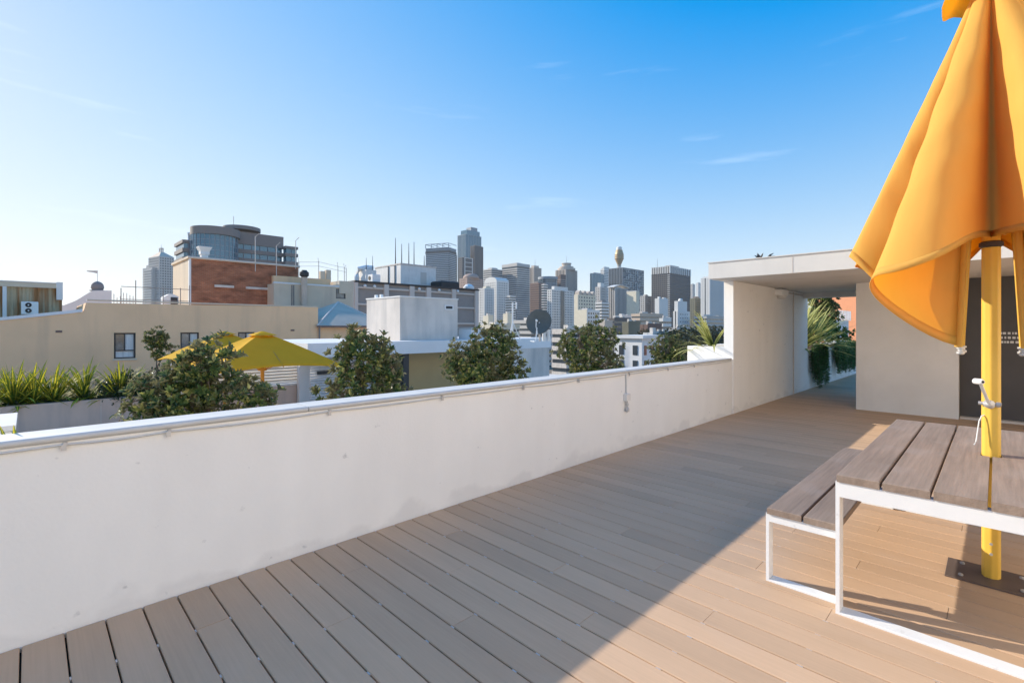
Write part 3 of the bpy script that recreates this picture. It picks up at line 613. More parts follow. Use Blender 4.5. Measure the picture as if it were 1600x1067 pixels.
# open umbrellas
def open_umbrella(label, X, Y, top, seed):
    t = thing('open_umbrella', label, 'umbrella', (X, Y, TZ), 0, 'open yellow umbrellas on the terrace'); c = Vector((X, Y, 0)); h = 1.5; drop = .86
    m = MB(); NR = 10; grid = []
    per = []
    for k in range(4):
        a, b = [Vector(v) for v in ((-1, -1, 0), (1, -1, 0), (1, 1, 0), (-1, 1, 0))][k], [Vector(v) for v in ((1, -1, 0), (1, 1, 0), (-1, 1, 0), (-1, -1, 0))][k]
        for q in range(12): per.append(a.lerp(b, q / 12))
    rings = []
    for j in range(NR + 1):
        t_ = .11 + .89 * j / NR; row = []
        for qi, p in enumerate(per):
            f = (qi % 12) / 12; edge = math.sin(math.pi * f); hem = edge * .10 * t_ ** 2
            rr = 1 - .05 * edge * t_
            z = top - drop * (t_ ** 1.12) - .06 * math.sin(math.pi * t_) * edge + hem
            if j == NR: z -= .012
            row.append(c + Vector((p.x * h * t_ * rr, p.y * h * t_ * rr, z)))
        rings.append(row)
    m.loft(rings, cap=False); cn = m.build('canopy', 'fabric_mustard', t); autosmooth(cn, 28); s_ = cn.modifiers.new('thick', 'SOLIDIFY'); s_.thickness = .006
    m = MB(); m.loft([[c + Vector((p.x * r_, p.y * r_, z)) for p in per[::2]] for r_, z in ((.27, top - .075), (.22, top - .045), (.02, top + .03))], cap=False); autosmooth(m.build('vent_cap', 'fabric_mustard', t), 30)
    MB().tube([(X, Y, TZ + .02), (X, Y, top - .06)], .045, 12).build('pole', 'pole_orange', t)
    MB().lathe((X, Y, top - .98), [(.05, 0), (.11, .02), (.11, .07), (.05, .09)], 12).build('hub', 'pole_orange', t)
    for k in range(8):
        v = per[k * 6]; MB().tube([c + Vector((v.x * .1, v.y * .1, top - .14)), c + Vector((v.x * 1.44, v.y * 1.44, top - drop + (.02 if k % 2 == 0 else .07)))], .014, 5).build('rib', 'pole_orange', t)
        MB().tube([c + Vector((v.x * .08, v.y * .08, top - .93)), c + Vector((v.x * .8, v.y * .8, top - .52))], .01, 5).build('strut', 'pole_orange', t)
    MB().cbox(X - .35, X + .35, Y - .35, Y + .35, TZ + .001, TZ + .06, .01).build('base', 'plate_steel', t)
a = P(410, 519, 12.3); open_umbrella('open mustard yellow umbrella nearer the magnolias', a.x, a.y, 1.38, 1)
a = P(351, 521, 15.2); open_umbrella('open mustard yellow umbrella nearer the concrete planter', a.x, a.y, 1.36, 2)
# pavilion
pv = thing('roof_pavilion', 'white roofed terrace pavilion with slatted screens and a yellow wall', 'pavilion', (-16, 12, TZ))
zf1 = .98; zf0 = .50
part('roof_slab', 'white_paint', pv, (-22.5, -16, 6.5, 18.8, zf0, zf1))
part('grey_wall', 'concrete_grey', pv, (-22, -16.02, 15.4, 18.7, TZ, zf0 - .002))
part('yellow_wall', 'ply_yellow', pv, (-17.6, -17.4, 10.5, 15.39, TZ, zf0 - .002))
part('post', 'frame_dark', pv, (-16.35, -16.1, 10.2, 10.45, TZ, zf0 - .002))
part('dark_door', 'glass_dark', pv, (-17.2, -17.1, 9.4, 10.19, TZ, zf0 - .002))
part('screen_wall', 'white_paint', pv, (-17.4, -17.2, 6.7, 9.39, TZ, zf0 - .002))
for k in range(20):
    z = TZ + .2 + k * .09
    MB().prism([(-16.45, z), (-16.36, z + .05), (-16.35, z + .035), (-16.44, z - .015)], 'Y', 6.75, 9.6).build('screen_slat', 'white_paint', pv)
part('number_plate', 'black', pv, (-16.34, -16.3, 6.95, 7.4, -.10, .02))
for zz in (.02, -.16): part('switch_plate', 'frame_dark', pv, (-17.399, -17.37, 10.75, 10.95, zz - .6, zz - .5))
lv = thing('louvre_screen', 'white framed louvre screen behind the open umbrella pole', 'screen', (-17.5, 5.5, TZ))
a, b = onX(423, 572, -17.6), onX(486, 599, -17.6)
part('low_wall', 'planter_concrete', lv, (-18.2, -17.5, 3.0, b.y + .25, TZ, b.z))
part('end_post', 'concrete_grey', lv, (-18.2, -17.4, b.y + .252, b.y + .62, TZ, .3))
part('frame', 'white_paint', lv, (-17.66, -17.54, b.y - .06, b.y, b.z + .002, a.z + .25), (-17.66, -17.54, 3.0, 3.06, b.z + .002, a.z + .25), (-17.66, -17.54, 3.061, b.y - .061, b.z + .002, b.z + .07), (-17.66, -17.54, 4.2, 4.25, b.z + .071, a.z + .25))
for k in range(7):
    z = b.z + .12 + k * .105
    for y0_, y1_ in ((3.062, 4.199), (4.251, b.y - .062)): MB().prism([(-17.64, z), (-17.57, z + .065), (-17.56, z + .055), (-17.63, z - .01)], 'Y', y0_, y1_).build('louvre', 'white_paint', lv)
bx = thing('lift_box', 'pale concrete box with small vent on the pavilion roof', 'lift housing', (-17, 11, zf1))
X_ = -17.0; cY = onX(625, 464, X_).y; xl = onY(573, 467, cY).x; yr = onX(715, 470, X_).y; zb_ = onX(625, 464, X_).z
part('housing', 'concrete_grey', bx, (xl, X_, cY, yr, zf1 + .002, zb_))
part('coping', 'concrete_pale', bx, (xl - .03, X_ + .03, cY - .03, yr + .03, zb_ + .001, zb_ + .05))
a, b = onX(694, 476.5, X_), onX(707.5, 484.5, X_); part('vent_frame', 'white_paint', bx, (X_ + .001, X_ + .05, a.y, b.y, b.z, a.z)); part('vent', 'frame_dark', bx, (X_ + .051, X_ + .055, a.y + .06, b.y - .06, b.z + .05, a.z - .05))
for k, (px) in enumerate((588, 596)):
    a = onY(px, 462, cY + .4); part('roof_pipe', 'plastic_white', bx, (a.x - .06, a.x + .06, a.y - .06, a.y + .06, zb_ + .051, zb_ + .22))
for k, px in enumerate((737,)):
    a = onX(px, 527, -16.8); hb_ = thing('roof_hatch', 'small white roof box between the lift housing and a magnolia', 'hatch', (a.x, a.y, zf1))
    MB().cbox(-17.3, -16.4, a.y - .35, a.y + .4, zf1 + .001, zx(px, 513, -16.8), .03).build('box', 'white_paint', hb_); part('lid', 'cap_white', hb_, (-17.33, -16.37, a.y - .38, a.y + .43, zx(px, 513, -16.8) + .001, zx(px, 513, -16.8) + .03))
# satellite dish and aerial mast
dc = P(842, 503, 18.4); sd_ = thing('satellite_dish', 'dark grey satellite dish on a white bracket on the pavilion roof', 'satellite dish', (dc.x, dc.y, zf1))
ax = Vector((.55, -.78, .32)).normalized(); ax = Vector((.45, -.85, .28)).normalized(); s1 = ax.cross(Vector((0, 0, 1))).normalized(); s2 = s1.cross(ax); m = MB(); rg = []
for j in range(8):
    r_ = .03 + .47 * j / 7; rg.append([dc + (s1 * math.cos(2 * math.pi * k / 32) + s2 * math.sin(2 * math.pi * k / 32)) * r_ + ax * (.13 * (r_ / .5) ** 2 - .1) for k in range(32)])
m.loft(rg, cap=False); do = autosmooth(m.build('reflector', 'dish_grey', sd_), 50); q = do.modifiers.new('thick', 'SOLIDIFY'); q.thickness = .012
MB().tube([(dc.x - ax.x * .15, dc.y - ax.y * .15, zf1 + .002), dc - ax * .16], .035, 8).tube([dc - ax * .17, dc - ax * .09], .08, 10).build('mount', 'grey_light', sd_)
fd = dc + ax * .42 - s2 * .05
MB().tube([dc - s2 * .5 + ax * .03, dc - s2 * .30 + ax * .36, fd], .018, 8).build('feed_arm', 'plastic_white', sd_)
MB().tube([fd, fd - ax * .1], [.03, .045], 10).build('feed_head', 'plastic_white', sd_)
MB().tube([dc - s2 * .3 + ax * .22 , Vector((dc.x + .25, dc.y - .45, zf1 + .01))], .02, 6).tube([Vector((dc.x + .05, dc.y - .5, zf1 + .02)), Vector((dc.x + .6, dc.y - .9, zf1 + .02))], .025, 6).build('strut', 'plastic_white', sd_)
for k, px in enumerate((850, 857)):
    a = P(px, 530, 18.9); v = thing('vent_pipe', ('white roof vent pipe beside the satellite dish', 'taller white roof vent pipe at the pavilion roof edge')[k], 'pipe', (a.x, a.y, zf1)); zz = P(px, 518 - 2 * k, 18.9).z
    MB().lathe((a.x, a.y, zf1 + .001), [(.075, 0), (.075, zz - zf1)], 12).build('pipe', 'plastic_white', v); MB().lathe((a.x, a.y, zz + .001), [(.09, 0), (.09, .03)], 12).build('cap', 'plastic_white', v)
am = P(801, 525, 18.0); an = thing('aerial_mast', 'white tripod aerial mast on the pavilion roof', 'aerial', (am.x, am.y, zf1)); tz_ = P(801, 473, 18).z
MB().tube([(am.x, am.y, zf1), (am.x, am.y, tz_)], .028, 8).build('mast', 'plastic_white', an)
for a_ in (0, 2.1, 4.2): MB().tube([(am.x + .32 * math.cos(a_ + .9), am.y + .32 * math.sin(a_ + .9), zf1 + .001), (am.x, am.y, zf1 + .75)], .015, 6).build('stay', 'plastic_white', an)
MB().tube([(am.x - .02, am.y, tz_ - .05), (am.x + .12, am.y + .12, tz_ - .05)], .015, 6).tube([(am.x + .1, am.y + .1, tz_ - .22), (am.x + .1, am.y + .1, tz_ + .02)], .03, 8).build('antenna', 'plastic_white', an)
# white box at the far left, behind the parapet
wb = thing('white_box', 'white lidded storage box just behind the parapet', 'box', (-6.6, -.4, TZ)); c = onX(18, 664, -6.6)
MB().cbox(-7.5, -6.6, c.y - 1.3, c.y, TZ + .001, c.z - .05, .02).build('box', 'white_paint', wb); part('lid', 'cap_white', wb, (-7.53, -6.57, c.y - 1.33, c.y + .03, c.z - .049, c.z))

# ------------------------------------------------------------------ beige building and what stands on its roofs
XB = -30.0
be = thing('beige_building', 'long beige rendered building wall with arched dark framed windows', 'building', (XB, 5, -24))
def yx(px, X=XB): return onX(px, 512, X).y
y1, y2 = yx(129), yx(497)
zA = zx(0, 501, XB); zB = zx(129, 488, XB); zC = zx(135, 473, XB); zD = zx(497, 480, XB)
WIN = [(178, 212, 520, 560), (282, 311, 518, 557), (372, 398, 517, 554)]
# wall with real openings: strips between, above and below the windows
wy = [(yx(a), yx(b)) for a, b, _, _ in WIN]; wz0 = zx(195, 560, XB); wz1 = zx(195, 520, XB)
m = MB(); m.box(XB - 6, XB, -40, y2, -24, wz0)
ys = [-40.0] + [v for p in wy for v in p] + [y2]
for i in range(0, len(ys), 2): m.box(XB - 6, XB, ys[i], ys[i + 1], wz0, wz1)
m.prism([(-40, wz1), (y2, wz1), (y2, zD), (y1 + .12, zC), (y1 + .05, zB + .1), (y1, zB), (-.85, zA), (-40, zA)], 'X', XB - 6, XB)
m.build('wall', 'beige_render', be)
m = MB(); m.loft([[(XB - .35, y, z + .003), (XB + .05, y, z + .003), (XB + .05, y, z + .14), (XB - .35, y, z + .14)] for y, z in ((-40, zA), (-.85, zA), (y1 - .35, zB - .05), (y1, zB + .02))]); m.build('coping', 'white_paint', be)
part('parapet_cap', 'beige_light', be, (XB - .3, XB + .03, y1 + .16, y2, zD - .02, zD + .05))
for (a, b) in wy:
    wn_ = part('window', 'frame_dark', be, (XB - .14, XB - .06, a, a + .07, wz0, wz1), (XB - .14, XB - .06, b - .07, b, wz0, wz1), (XB - .14, XB - .06, a + .071, b - .071, wz1 - .07, wz1), (XB - .14, XB - .06, a + .071, b - .071, wz0, wz0 + .06),
               (XB - .14, XB - .06, a + .071, b - .071, wz0 + .36, wz0 + .41), (XB - .14, XB - .06, (a + b) / 2 - .02, (a + b) / 2 + .02, wz0 + .411, wz1 - .071))
    part('pane', 'pane_room', wn_, (XB - .12, XB - .11, a + .07, (a + b) / 2 - .02, wz0 + .41, wz1 - .07)); part('pane', 'curtain', wn_, (XB - .12, XB - .11, (a + b) / 2 + .02, b - .07, wz0 + .41, wz1 - .07))
    part('pane', 'curtain', wn_, (XB - .12, XB - .11, a + .07, b - .07, wz0 + .06, wz0 + .36)); part('reveal', 'beige_light', wn_, (XB - .9, XB - .8, a - .1, b + .1, wz0 - .1, wz1 + .1))
    part('sill', 'beige_light', wn_, (XB - .05, XB + .05, a - .05, b + .05, wz0 - .09, wz0 - .004))
    part('arch', 'beige_render', wn_, (XB - .055, XB + .015, a - .04, b + .04, wz1 + .002, wz1 + .07))
for px, py in ((92, 518), (457, 516)):
    a = onX(px, py, XB); part('air_brick', 'tower_brown', be, (XB + .001, XB + .02, a.y - .11, a.y + .11, a.z - .05, a.z + .05))
# lower wing with hip roof
y3 = yx(600); ze = zx(520, 509, XB)
part('wing_wall', 'beige_render', be, (XB - 8.1, XB - .02, y2 + .002, y3, -24, ze))
e_ = [(XB + .25, y2 - .15, ze + .01), (XB + .25, y3 + .3, ze + .01), (XB - 8.2, y3 + .3, ze + .01), (XB - 8.2, y2 - .15, ze + .01)]; ap = onX(528, 472, XB - 4.2)
m = MB().add(e_ + [tuple(ap)], [(0, 1, 4), (1, 2, 4), (2, 3, 4), (3, 0, 4), (3, 2, 1, 0)]); rf = m.build('hip_roof', 'roof_metal', be)
MB().tube([e_[0], tuple(ap)], .06, 5).tube([e_[1], tuple(ap)], .06, 5).build('ridge', 'grey_light', rf)
part('gutter', 'tower_brown', rf, (XB + .2, XB + .32, y2 - .15, y3 + .3, ze - .10, ze + .005)); MB().tube([(XB + .1, y2 + .05, ze - .1), (XB + .06, y2 + .05, -3)], .05, 6).build('downpipe', 'taupe', be)
# rusty iron shed
XS = -34.0; ya_, yb2 = -9.0, yx(98, XS); zs0 = 1.4; zs1 = zx(60, 449, XS)
sh = thing('iron_shed', 'rust streaked corrugated iron shed on the beige roof', 'shed', (XS, -3, 2))
m = MB(); yy = ya_; pts = []
while yy < yb2: pts.append(yy); yy += .055
for i in range(len(pts) - 1):
    xa, xb = XS + .03 * math.sin(i * 2.1 * .9), XS + .03 * math.sin((i + 1) * 2.1 * .9); m.add([(xa, pts[i], zs0), (xb, pts[i + 1], zs0), (xb, pts[i + 1], zs1), (xa, pts[i], zs1)], [(0, 1, 2, 3)])
m.build('sheeting', 'iron_rust', sh); part('frame', 'beige_light', sh, (XS - 5, XS - .05, ya_, yb2 - .02, zs0, zs1 + .02))
part('fascia', 'beige_light', sh, (XS - .02, XS + .12, ya_, yb2 - .25, zs1 - .02, zs1 + .2)); part('post', 'white_paint', sh, (XS - .05, XS + .14, yb2 - .24, yb2, zs1 - .6, zs1 + .3)); part('post', 'white_paint', sh, (XS + .05, XS + .12, yx(4, XS), yx(4, XS) + .14, zs0, zs1 - .03))
part('roof_edge', 'grey_light', sh, (XS - 5, XS + .14, ya_, yb2 - .242, zs1 + .201, zs1 + .26))
ac = thing('air_conditioner', 'white twin fan air conditioner against the rusty shed', 'air conditioner', (-33.6, 0, 2.1)); a, b = onX(33, 471, -33.5), onX(60, 491, -33.5)
MB().cbox(-33.85, -33.5, a.y, b.y, b.z, a.z, .02).build('casing', 'plastic_white', ac)
for k in range(2):
    zc = b.z + (a.z - b.z) * (.28 + .45 * k); yc = a.y + (b.y - a.y) * .42
    f = MB().tube([(-33.495, yc, zc), (-33.48, yc, zc)], .115, 20).build('fan', 'black', ac); MB().tube([(-33.479, yc, zc), (-33.465, yc, zc)], .03, 12).build('fan_hub', 'plastic_white', f)
# white gable with dome and flag
XG = -75.0; gb = thing('domed_gable', 'white stepped gable with a small ball dome and flag', 'building', (XG, 5, 0)); q = lambda x, y: (onX(x, y, XG).y, onX(x, y, XG).z)
m = MB().prism([q(60, 500), q(174.5, 500), q(174.5, 454), q(145, 454), q(136, 459), q(118, 470), q(100, 477), q(60, 480)], 'X', XG - 3, XG); m.build('gable', 'white_paint', gb)
a = onX(154, 454, XG); a.x -= 1.3; k_ = .075 * 1.0
MB().lathe(a, [(.75, .0), (.75, .1), (.55, .12), (.55, .28), (.62, .3), (.62, .36), (.62, .5), (.58, .75), (.45, .98), (.25, 1.12), (.05, 1.18)], 18).build('dome', 'taupe', gb, smooth=True)
MB().tube([a + Vector((0, 0, 1.1)), a + Vector((0, 0, 2.5))], .03, 6).build('flag_pole', 'white_paint', gb)
m = MB(); fl = [a + Vector((0, -.95 * t + 0, 2.45 - .06 * t)) for t in (0, .3, .6, 1)]
m.loft([[p + Vector((.012 + .04 * math.sin(i * 2), 0, 0)), p + Vector((-.012 + .04 * math.sin(i * 2), 0, 0)), p + Vector((-.012 + .04 * math.sin(i * 2), 0, -.33 + .07 * i)), p + Vector((.012 + .04 * math.sin(i * 2), 0, -.33 + .07 * i))] for i, p in enumerate(fl)]); m.build('flag', 'grey_light', gb)
# roof railing
rl = thing('roof_railing', 'thin steel pipe railing along the beige parapet roof', 'railing', (-36.5, 5, 2.6)); XR = -36.5; m = MB(); zr0 = 2.0
tp = zx(240, 450, XR)
for px, t_ in ((189, 450), (212, 438), (255, 450), (282, 450), (296, 446)): a = onX(px, t_, XR); MB().tube([(XR, a.y, zr0), tuple(a)], .025, 5).build('post', 'taupe', rl)
for zz in (tp, tp - .75): MB().tube([(XR, yx(189, XR), zz), (XR, yx(297, XR), zz)], .02, 5).build('rail', 'taupe', rl)
for px in range(178, 212, 5): a = onX(px, 462 + random.uniform(-5, 5), -38); MB().tube([(-38, a.y, zr0), tuple(a)], .02, 4).build('spike', 'grey_light', rl)
part('plinth', 'beige_light', rl, (-39, -36.05, y1 + .3, 9.0, .5, zr0))
hv = thing('white_cooler', 'white rooftop cooler box with dark grille beside the brick block', 'cooler', (-37, 7, 2.2)); a, b = onX(256, 461, -37), onX(279, 476, -37)
MB().prism([(a.y, b.z - .4), (b.y, b.z - .4), (b.y, a.z - .05), (b.y - .3, a.z + .08), (a.y + .3, a.z + .08), (a.y, a.z - .1)], 'X', -38, -37).build('casing', 'plastic_white', hv); part('grille', 'frame_dark', hv, (-36.999, -36.97, b.y - .42, b.y - .05, b.z - .1, a.z - .12))
# brick block
XK = -40.0; bk = thing('brick_block', 'red brick rooftop block with pale coping and beige end wall', 'building', (XK, 10, 0))
kz = zx(297, 404, XK); ky = yx(297, XK); kx = onY(271.5, 410, ky).x; ky2 = yx(466, XK)
part('brick_wall', 'brick_red', bk, (kx + .02, XK, ky + .02, ky2, 0, kz)); part('end_wall', 'beige_light', bk, (kx, XK - .25, ky - .05, ky + .018, 0, kz + .003))
part('corner_strip', 'white_paint', bk, (XK - .249, XK + .03, ky - .06, ky + .06, 0, kz + .002))
part('coping', 'beige_light', bk, (kx - .1, XK + .1, ky - .15, ky2 + .1, kz + .004, kz + .16)); part('flashing', 'cap_white', bk, (XK + .101, XK + .13, ky - .15, ky2 + .1, kz + .06, kz + .15))
for px0, px1, py in ((335, 365, 446), (384, 428, 449)): a, b = onX(px0, py, XK), onX(px1, py, XK); part('mortar_ledge', 'concrete_grey', bk, (XK + .001, XK + .12, a.y, b.y, a.z - .12, a.z + .05))
a = onX(319, 403, XK - 1); 
MB().loft([[(a.x + s * sx, a.y + s * sy, z) for sx, sy in ((-1, -1), (1, -1), (1, 1), (-1, 1))] for s, z in ((.22, kz + .161), (.22, kz + .45), (.28, kz + .5), (.28, kz + .7), (.42, kz + 1.0), (.42, kz + 1.04))]).build('vent_cowl', 'white_paint', bk)
for px, t_, b_ in ((399, 370, 424), (432, 384, 440), (462, 376, 420)):
    a = onX(px, t_, XK + .25); b = onX(px, b_, XK + .25); MB().tube([tuple(b), tuple(a), tuple(a + Vector((.2, .2, .25)))], .028, 5).build('wire_post', 'grey_light', bk)
# beige rooftop house with flue
XH = -38.6; bh = thing('rooftop_house', 'beige rooftop house with steel flue and one square window', 'building', (XH, 16, 0)); h0, h1 = yx(428, XH), yx(551, XH); hz = zx(480, 446, XH)
a, b = onX(525, 451, XH), onX(540, 467, XH)
part('wall', 'beige_light', bh, (XH - 6, XH, h0, a.y, 0, hz), (XH - 6, XH, b.y, h1, 0, hz), (XH - 6, XH, a.y, b.y, 0, b.z), (XH - 6, XH, a.y, b.y, a.z, hz))
w_ = part('window', 'frame_dark', bh, (XH - .12, XH - .03, a.y, a.y + .06, b.z, a.z), (XH - .12, XH - .03, b.y - .06, b.y, b.z, a.z), (XH - .12, XH - .03, a.y + .061, b.y - .061, a.z - .06, a.z), (XH - .12, XH - .03, a.y + .061, b.y - .061, b.z, b.z + .06)); part('pane', 'pane_room', w_, (XH - .09, XH - .08, a.y + .06, b.y - .06, b.z + .06, a.z - .06))
part('parapet', 'white_paint', bh, (XH - .3, XH + .06, h0, h1 - 1.2, hz + .002, hz + .14)); part('upper_roof', 'beige_render', bh, (XH - 6, XH - 1, h0 + .3, h1 - 1.5, hz + .003, hz + .7)); part('end_pier', 'beige_light', bh, (XH - 6, XH + .03, h1 - 1.19, h1 + .02, hz - .5, hz + .55))
fa = onX(475.5, 470, XH + .35)
MB().lathe((fa.x, fa.y, 1.5), [(.22, 0), (.22, zx(475, 434, XH) - 1.5)], 14).build('flue', 'roof_metal', bh, smooth=False)
MB().lathe((fa.x, fa.y, zx(475, 434, XH)), [(.2, 0), (.34, .12), (.34, .38), (.2, .5), (.2, .55)], 14).build('flue_cowl', 'frame_dark', bh)
for px in (456, 459): a = onX(px, 460, XH + .04); part('pipe', 'taupe', bh, (XH + .001, XH + .06, a.y - .03, a.y + .03, .5, hz - .05))
MB().cbox(XH + .2, XH + .7, yx(440, XH), yx(452, XH), 2.3, 2.95, .02).build('condenser', 'plastic_white', bh)
fn = thing('wire_fence', 'thin wire fence with cranked posts on the beige rooftop house', 'fence', (-41, 20, 3)); XF = -41.0; tops = []
for px, t_ in ((467, 402), (498, 402), (528, 409), (538, 411), (541, 413)):
    a = onX(px, t_ + 2, XF); b = onX(px, 446, XF); MB().tube([(XF, b.y, b.z - .8), (XF, a.y, a.z - .3), (XF + .2, a.y - .15, a.z)], .026, 5).build('post', 'grey_panel', fn); tops.append(a)
for dz_ in (0, -.35): MB().tube([p + Vector((0, 0, dz_ - .3)) for p in tops], .012, 4).build('wire', 'grey_panel', fn)
for k, (px, py) in enumerate(((503, 424), (512, 422))): a = onX(px, py, -43); v = tag(MB().cbox(a.x - .2, a.x + .2, a.y - .22, a.y + .22, 3.0, a.z, .03).build('chimney_pot', 'beige_light'), ('squat chimney pot behind the wire fence', 'slimmer chimney pot next to a squat one behind the wire fence')[k], 'chimney')

# ------------------------------------------------------------------ grey car park building with roof plant
XC = -60.0; cp_ = thing('grey_building', 'grey panelled building with pale pilasters behind the lift housing', 'building', (XC, 40, -24)); c0, c1 = yx(553, XC), yx(746, XC); cz = zx(553, 441, XC)
part('wall', 'grey_panel', cp_, (XC - 25, XC, c0, c1, -24, cz)); part('end_wall', 'grey_light', cp_, (XC - 25, XC + .1, c0 - .5, c0 - .002, -24, cz + .1)); part('coping', 'frame_dark', cp_, (XC - 25, XC + .3, c0, c1 + .2, cz + .002, cz + .25))
pil = [(553, 558), (599, 606), (639, 646), (665, 672), (705, 711), (741, 746)]
for a, b in pil: part('pilaster', 'grey_light', cp_, (XC + .001, XC + .3, yx(a, XC), yx(b, XC), -24, cz - .02))
for (a, b), (a2, b2) in zip(pil, pil[1:]):
    for yp in (453, 477, 504): zz = zx(640, yp + 1, XC) ; part('string_course', 'grey_light', cp_, (XC + .002, XC + .18, yx(b, XC) + .01, yx(a2, XC) - .01, zz - .12, zz + .12))
for px in (570, 585, 655, 686, 715): a = onX(px, 444 + (px - 553) * .055 + 4, XC + .3); MB().lathe((XC + .35, a.y, a.z), [(.1, 0), (.22, .08), (.2, .3), (.05, .4)], 10).build('flood_lamp', 'plastic_white', cp_)

# ------------------------------------------------------------------ building blocks measured by their corner: left face / right face
def frame(xl, xc, xr, d, rot=0):
    o = P(xc, 512, d); e1 = Vector((-math.cos(R(rot)), -math.sin(R(rot)), 0)); e2 = Vector((-math.sin(R(rot)), math.cos(R(rot)), 0))
    def ln(px, e):
        er = e.dot(CR); ed = e.dot(CD); s = ray(px); r0 = ray(xc) * d
        return (s * d - r0) / (er - s * ed)
    return Vector((o.x, o.y, 0)), ln(xl, e1), ln(xr, e2), R(90 + rot)
def zat(py, d): return EYE - (py - HOR) * d / F
def tower(name, label, xl, xc, xr, ytop, d, rot, wall, glass='glass_dark', style='grid', fh=3.6, sp=.45, bay=3.4, pw=.35, zb=-24, group=None, crown=0, cat='building', extra=()):
    o, l1, l2, a = frame(xl, xc, xr, d, rot); zt_ = zat(ytop, d); l1 = max(l1, 1.0); l2 = max(l2, 1.0)
    t = thing(name, label, cat, (o.x, o.y, zb), a, group); H = zt_ - zb; k = min(.35, .04 * min(l1, l2))
    B = lambda nm, mt, *bx, **kw: part(nm, mt, t, *bx, world=False, **kw)
    if style == 'plain': B('wall', wall, (0, l2, 0, l1, 0, H))
    else:
        B('glazing', glass, (k, l2 - k, k, l1 - k, 0, H - .3)); m = MB(); n = max(1, int((H - crown) / fh))
        if style in ('grid', 'bands'):
            for i in range(0 if crown else 1, n + 1):
                z0 = H - crown - i * fh; m.box(0, l2, 0, l1, max(0, z0 - fh * sp), z0)
            if crown: m.box(0, l2, 0, l1, H - crown * .6, H)
            else: m.box(0, l2, 0, l1, H - fh * sp - .2, H)
            m.build('spandrels', wall, t, world=False, kind='stuff')
        if style in ('grid', 'fins'):
            m = MB(); e = .08 if style == 'grid' else .25; z1 = H - .02
            for L_, ax in ((l2, 0), (l1, 1)):
                nb = max(1, round(L_ / bay)); s = L_ / nb
                for i in range(nb + 1):
                    c0 = min(max(i * s - s * pw / 2, 0), L_ - s * pw) if nb else 0
                    for far in (0, 1):
                        lo, hi = (-e, k) if not far else ((l1 if ax == 0 else l2) - k, (l1 if ax == 0 else l2) + e)
                        if ax == 0: m.box(c0, c0 + s * pw, lo, hi, 0, z1)
                        else: m.box(lo, hi, c0, c0 + s * pw, 0, z1)
            m.build('piers', wall, t, world=False, kind='stuff')
            if style == 'fins': B('cap', wall, (0, l2, 0, l1, H - .29, H + .4))
    for ex in extra:                     # (part, material, x0, x1, y0, y1 as fractions, z0, z1 metres above the roof)
        nm, mt, x0, x1, y0, y1_, z0, z1 = ex; B(nm, mt, (x0 * l2, x1 * l2, y0 * l1, y1_ * l1, H + z0, H + z1))
    if not extra and cat == 'building' and d > 250:
        rs_ = random.Random(int(xc * 7)); a_ = rs_.uniform(.12, .3); b_ = rs_.uniform(.55, .8); B('roof_plant', rs_.choice(('tower_grey', 'grey_light', 'taupe')), (a_ * l2, b_ * l2, .25 * l1, .7 * l1, H + .01, H + rs_.uniform(1.5, 3.5)), (b_ * l2 + .1, min(b_ + .15, .95) * l2, .3 * l1, .6 * l1, H + .01, H + rs_.uniform(.8, 1.6)))
    return t, l1, l2, H
def mast(t, x, y, z0, z1, r=.4, mat='grey_light'): MB().tube([(x, y, z0), (x, y, z1)], [r, r * .4], 5).build('mast', mat, t, world=False)

# roof plant on the grey car park
t, l1, l2, H = tower('plant_room', 'stained concrete plant room on the grey panelled building', 586, 626, 681, 413, 74, 0, 'concrete_pale', style='plain', zb=cz + .3, cat='plant room', extra=(('parapet', 'concrete_grey', -.01, 1.01, -.01, 1.01, 0, .2),))
for x, h in ((.08, 4.4), (.25, 3.6), (.45, 3.9), (.6, 4.2), (.9, 2.2)): mast(t, x * l2, .3 * l1, H, H + h, .09, 'frame_dark')
part('panel', 'grey_light', t, (l2 * .55, l2 * .72, -.04, -.002, .6, H - .9), world=False)
for x in (.2, .45): MB().tube([(-.08, l1 * x, 0), (-.08, l1 * x, H)], .08, 5).build('downpipe', 'taupe', t, world=False)
t, l1, l2, H = tower('duct_room', 'low plant room with a white bent duct beside the taller concrete one', 556, 572, 588, 421, 72, 0, 'concrete_pale', style='plain', zb=cz + .3, cat='plant room')
MB().tube([(-.5, l1 * .6, 0), (-.5, l1 * .6, H * .6), (-.3, l1 * .5, H + .2), (l2 * .4, l1 * .4, H + .45), (l2, l1 * .3, H + .4)], .38, 12).build('duct', 'plastic_white', t, world=False); mast(t, 0.3, .5, H, H + 1.8, .06, 'frame_dark'); mast(t, l2 * .8, .5, H, H + 2.2, .06, 'frame_dark')
a = P(582, 440, 66); v = thing('roof_condenser', 'white condenser box in front of the low plant room', 'air conditioner', (a.x, a.y, cz + .25)); zc_ = cz + .3
MB().cbox(a.x - 1.3, a.x, a.y, a.y + 1.2, zc_, zc_ + 1.0, .05).build('casing', 'plastic_white', v); MB().tube([(a.x - .8, a.y - .01, zc_ + .5), (a.x - .8, a.y - .04, zc_ + .5)], .3, 14).build('fan', 'black', v)
a = P(700, 447, 78); v = thing('roof_tank', 'dark rooftop tank at the end of the grey panelled building', 'tank', (a.x, a.y, cz)); MB().cbox(a.x - 2, a.x + 1, a.y - 2, a.y + 1.5, cz + .26, cz + 1.4, .2).build('tank', 'frame_dark', v); MB().lathe((a.x + .4, a.y + 4, cz + .26), [(.9, 0), (.9, .5), (.5, .9), (.1, 1.0)], 14).build('skylight', 'plastic_white', v)

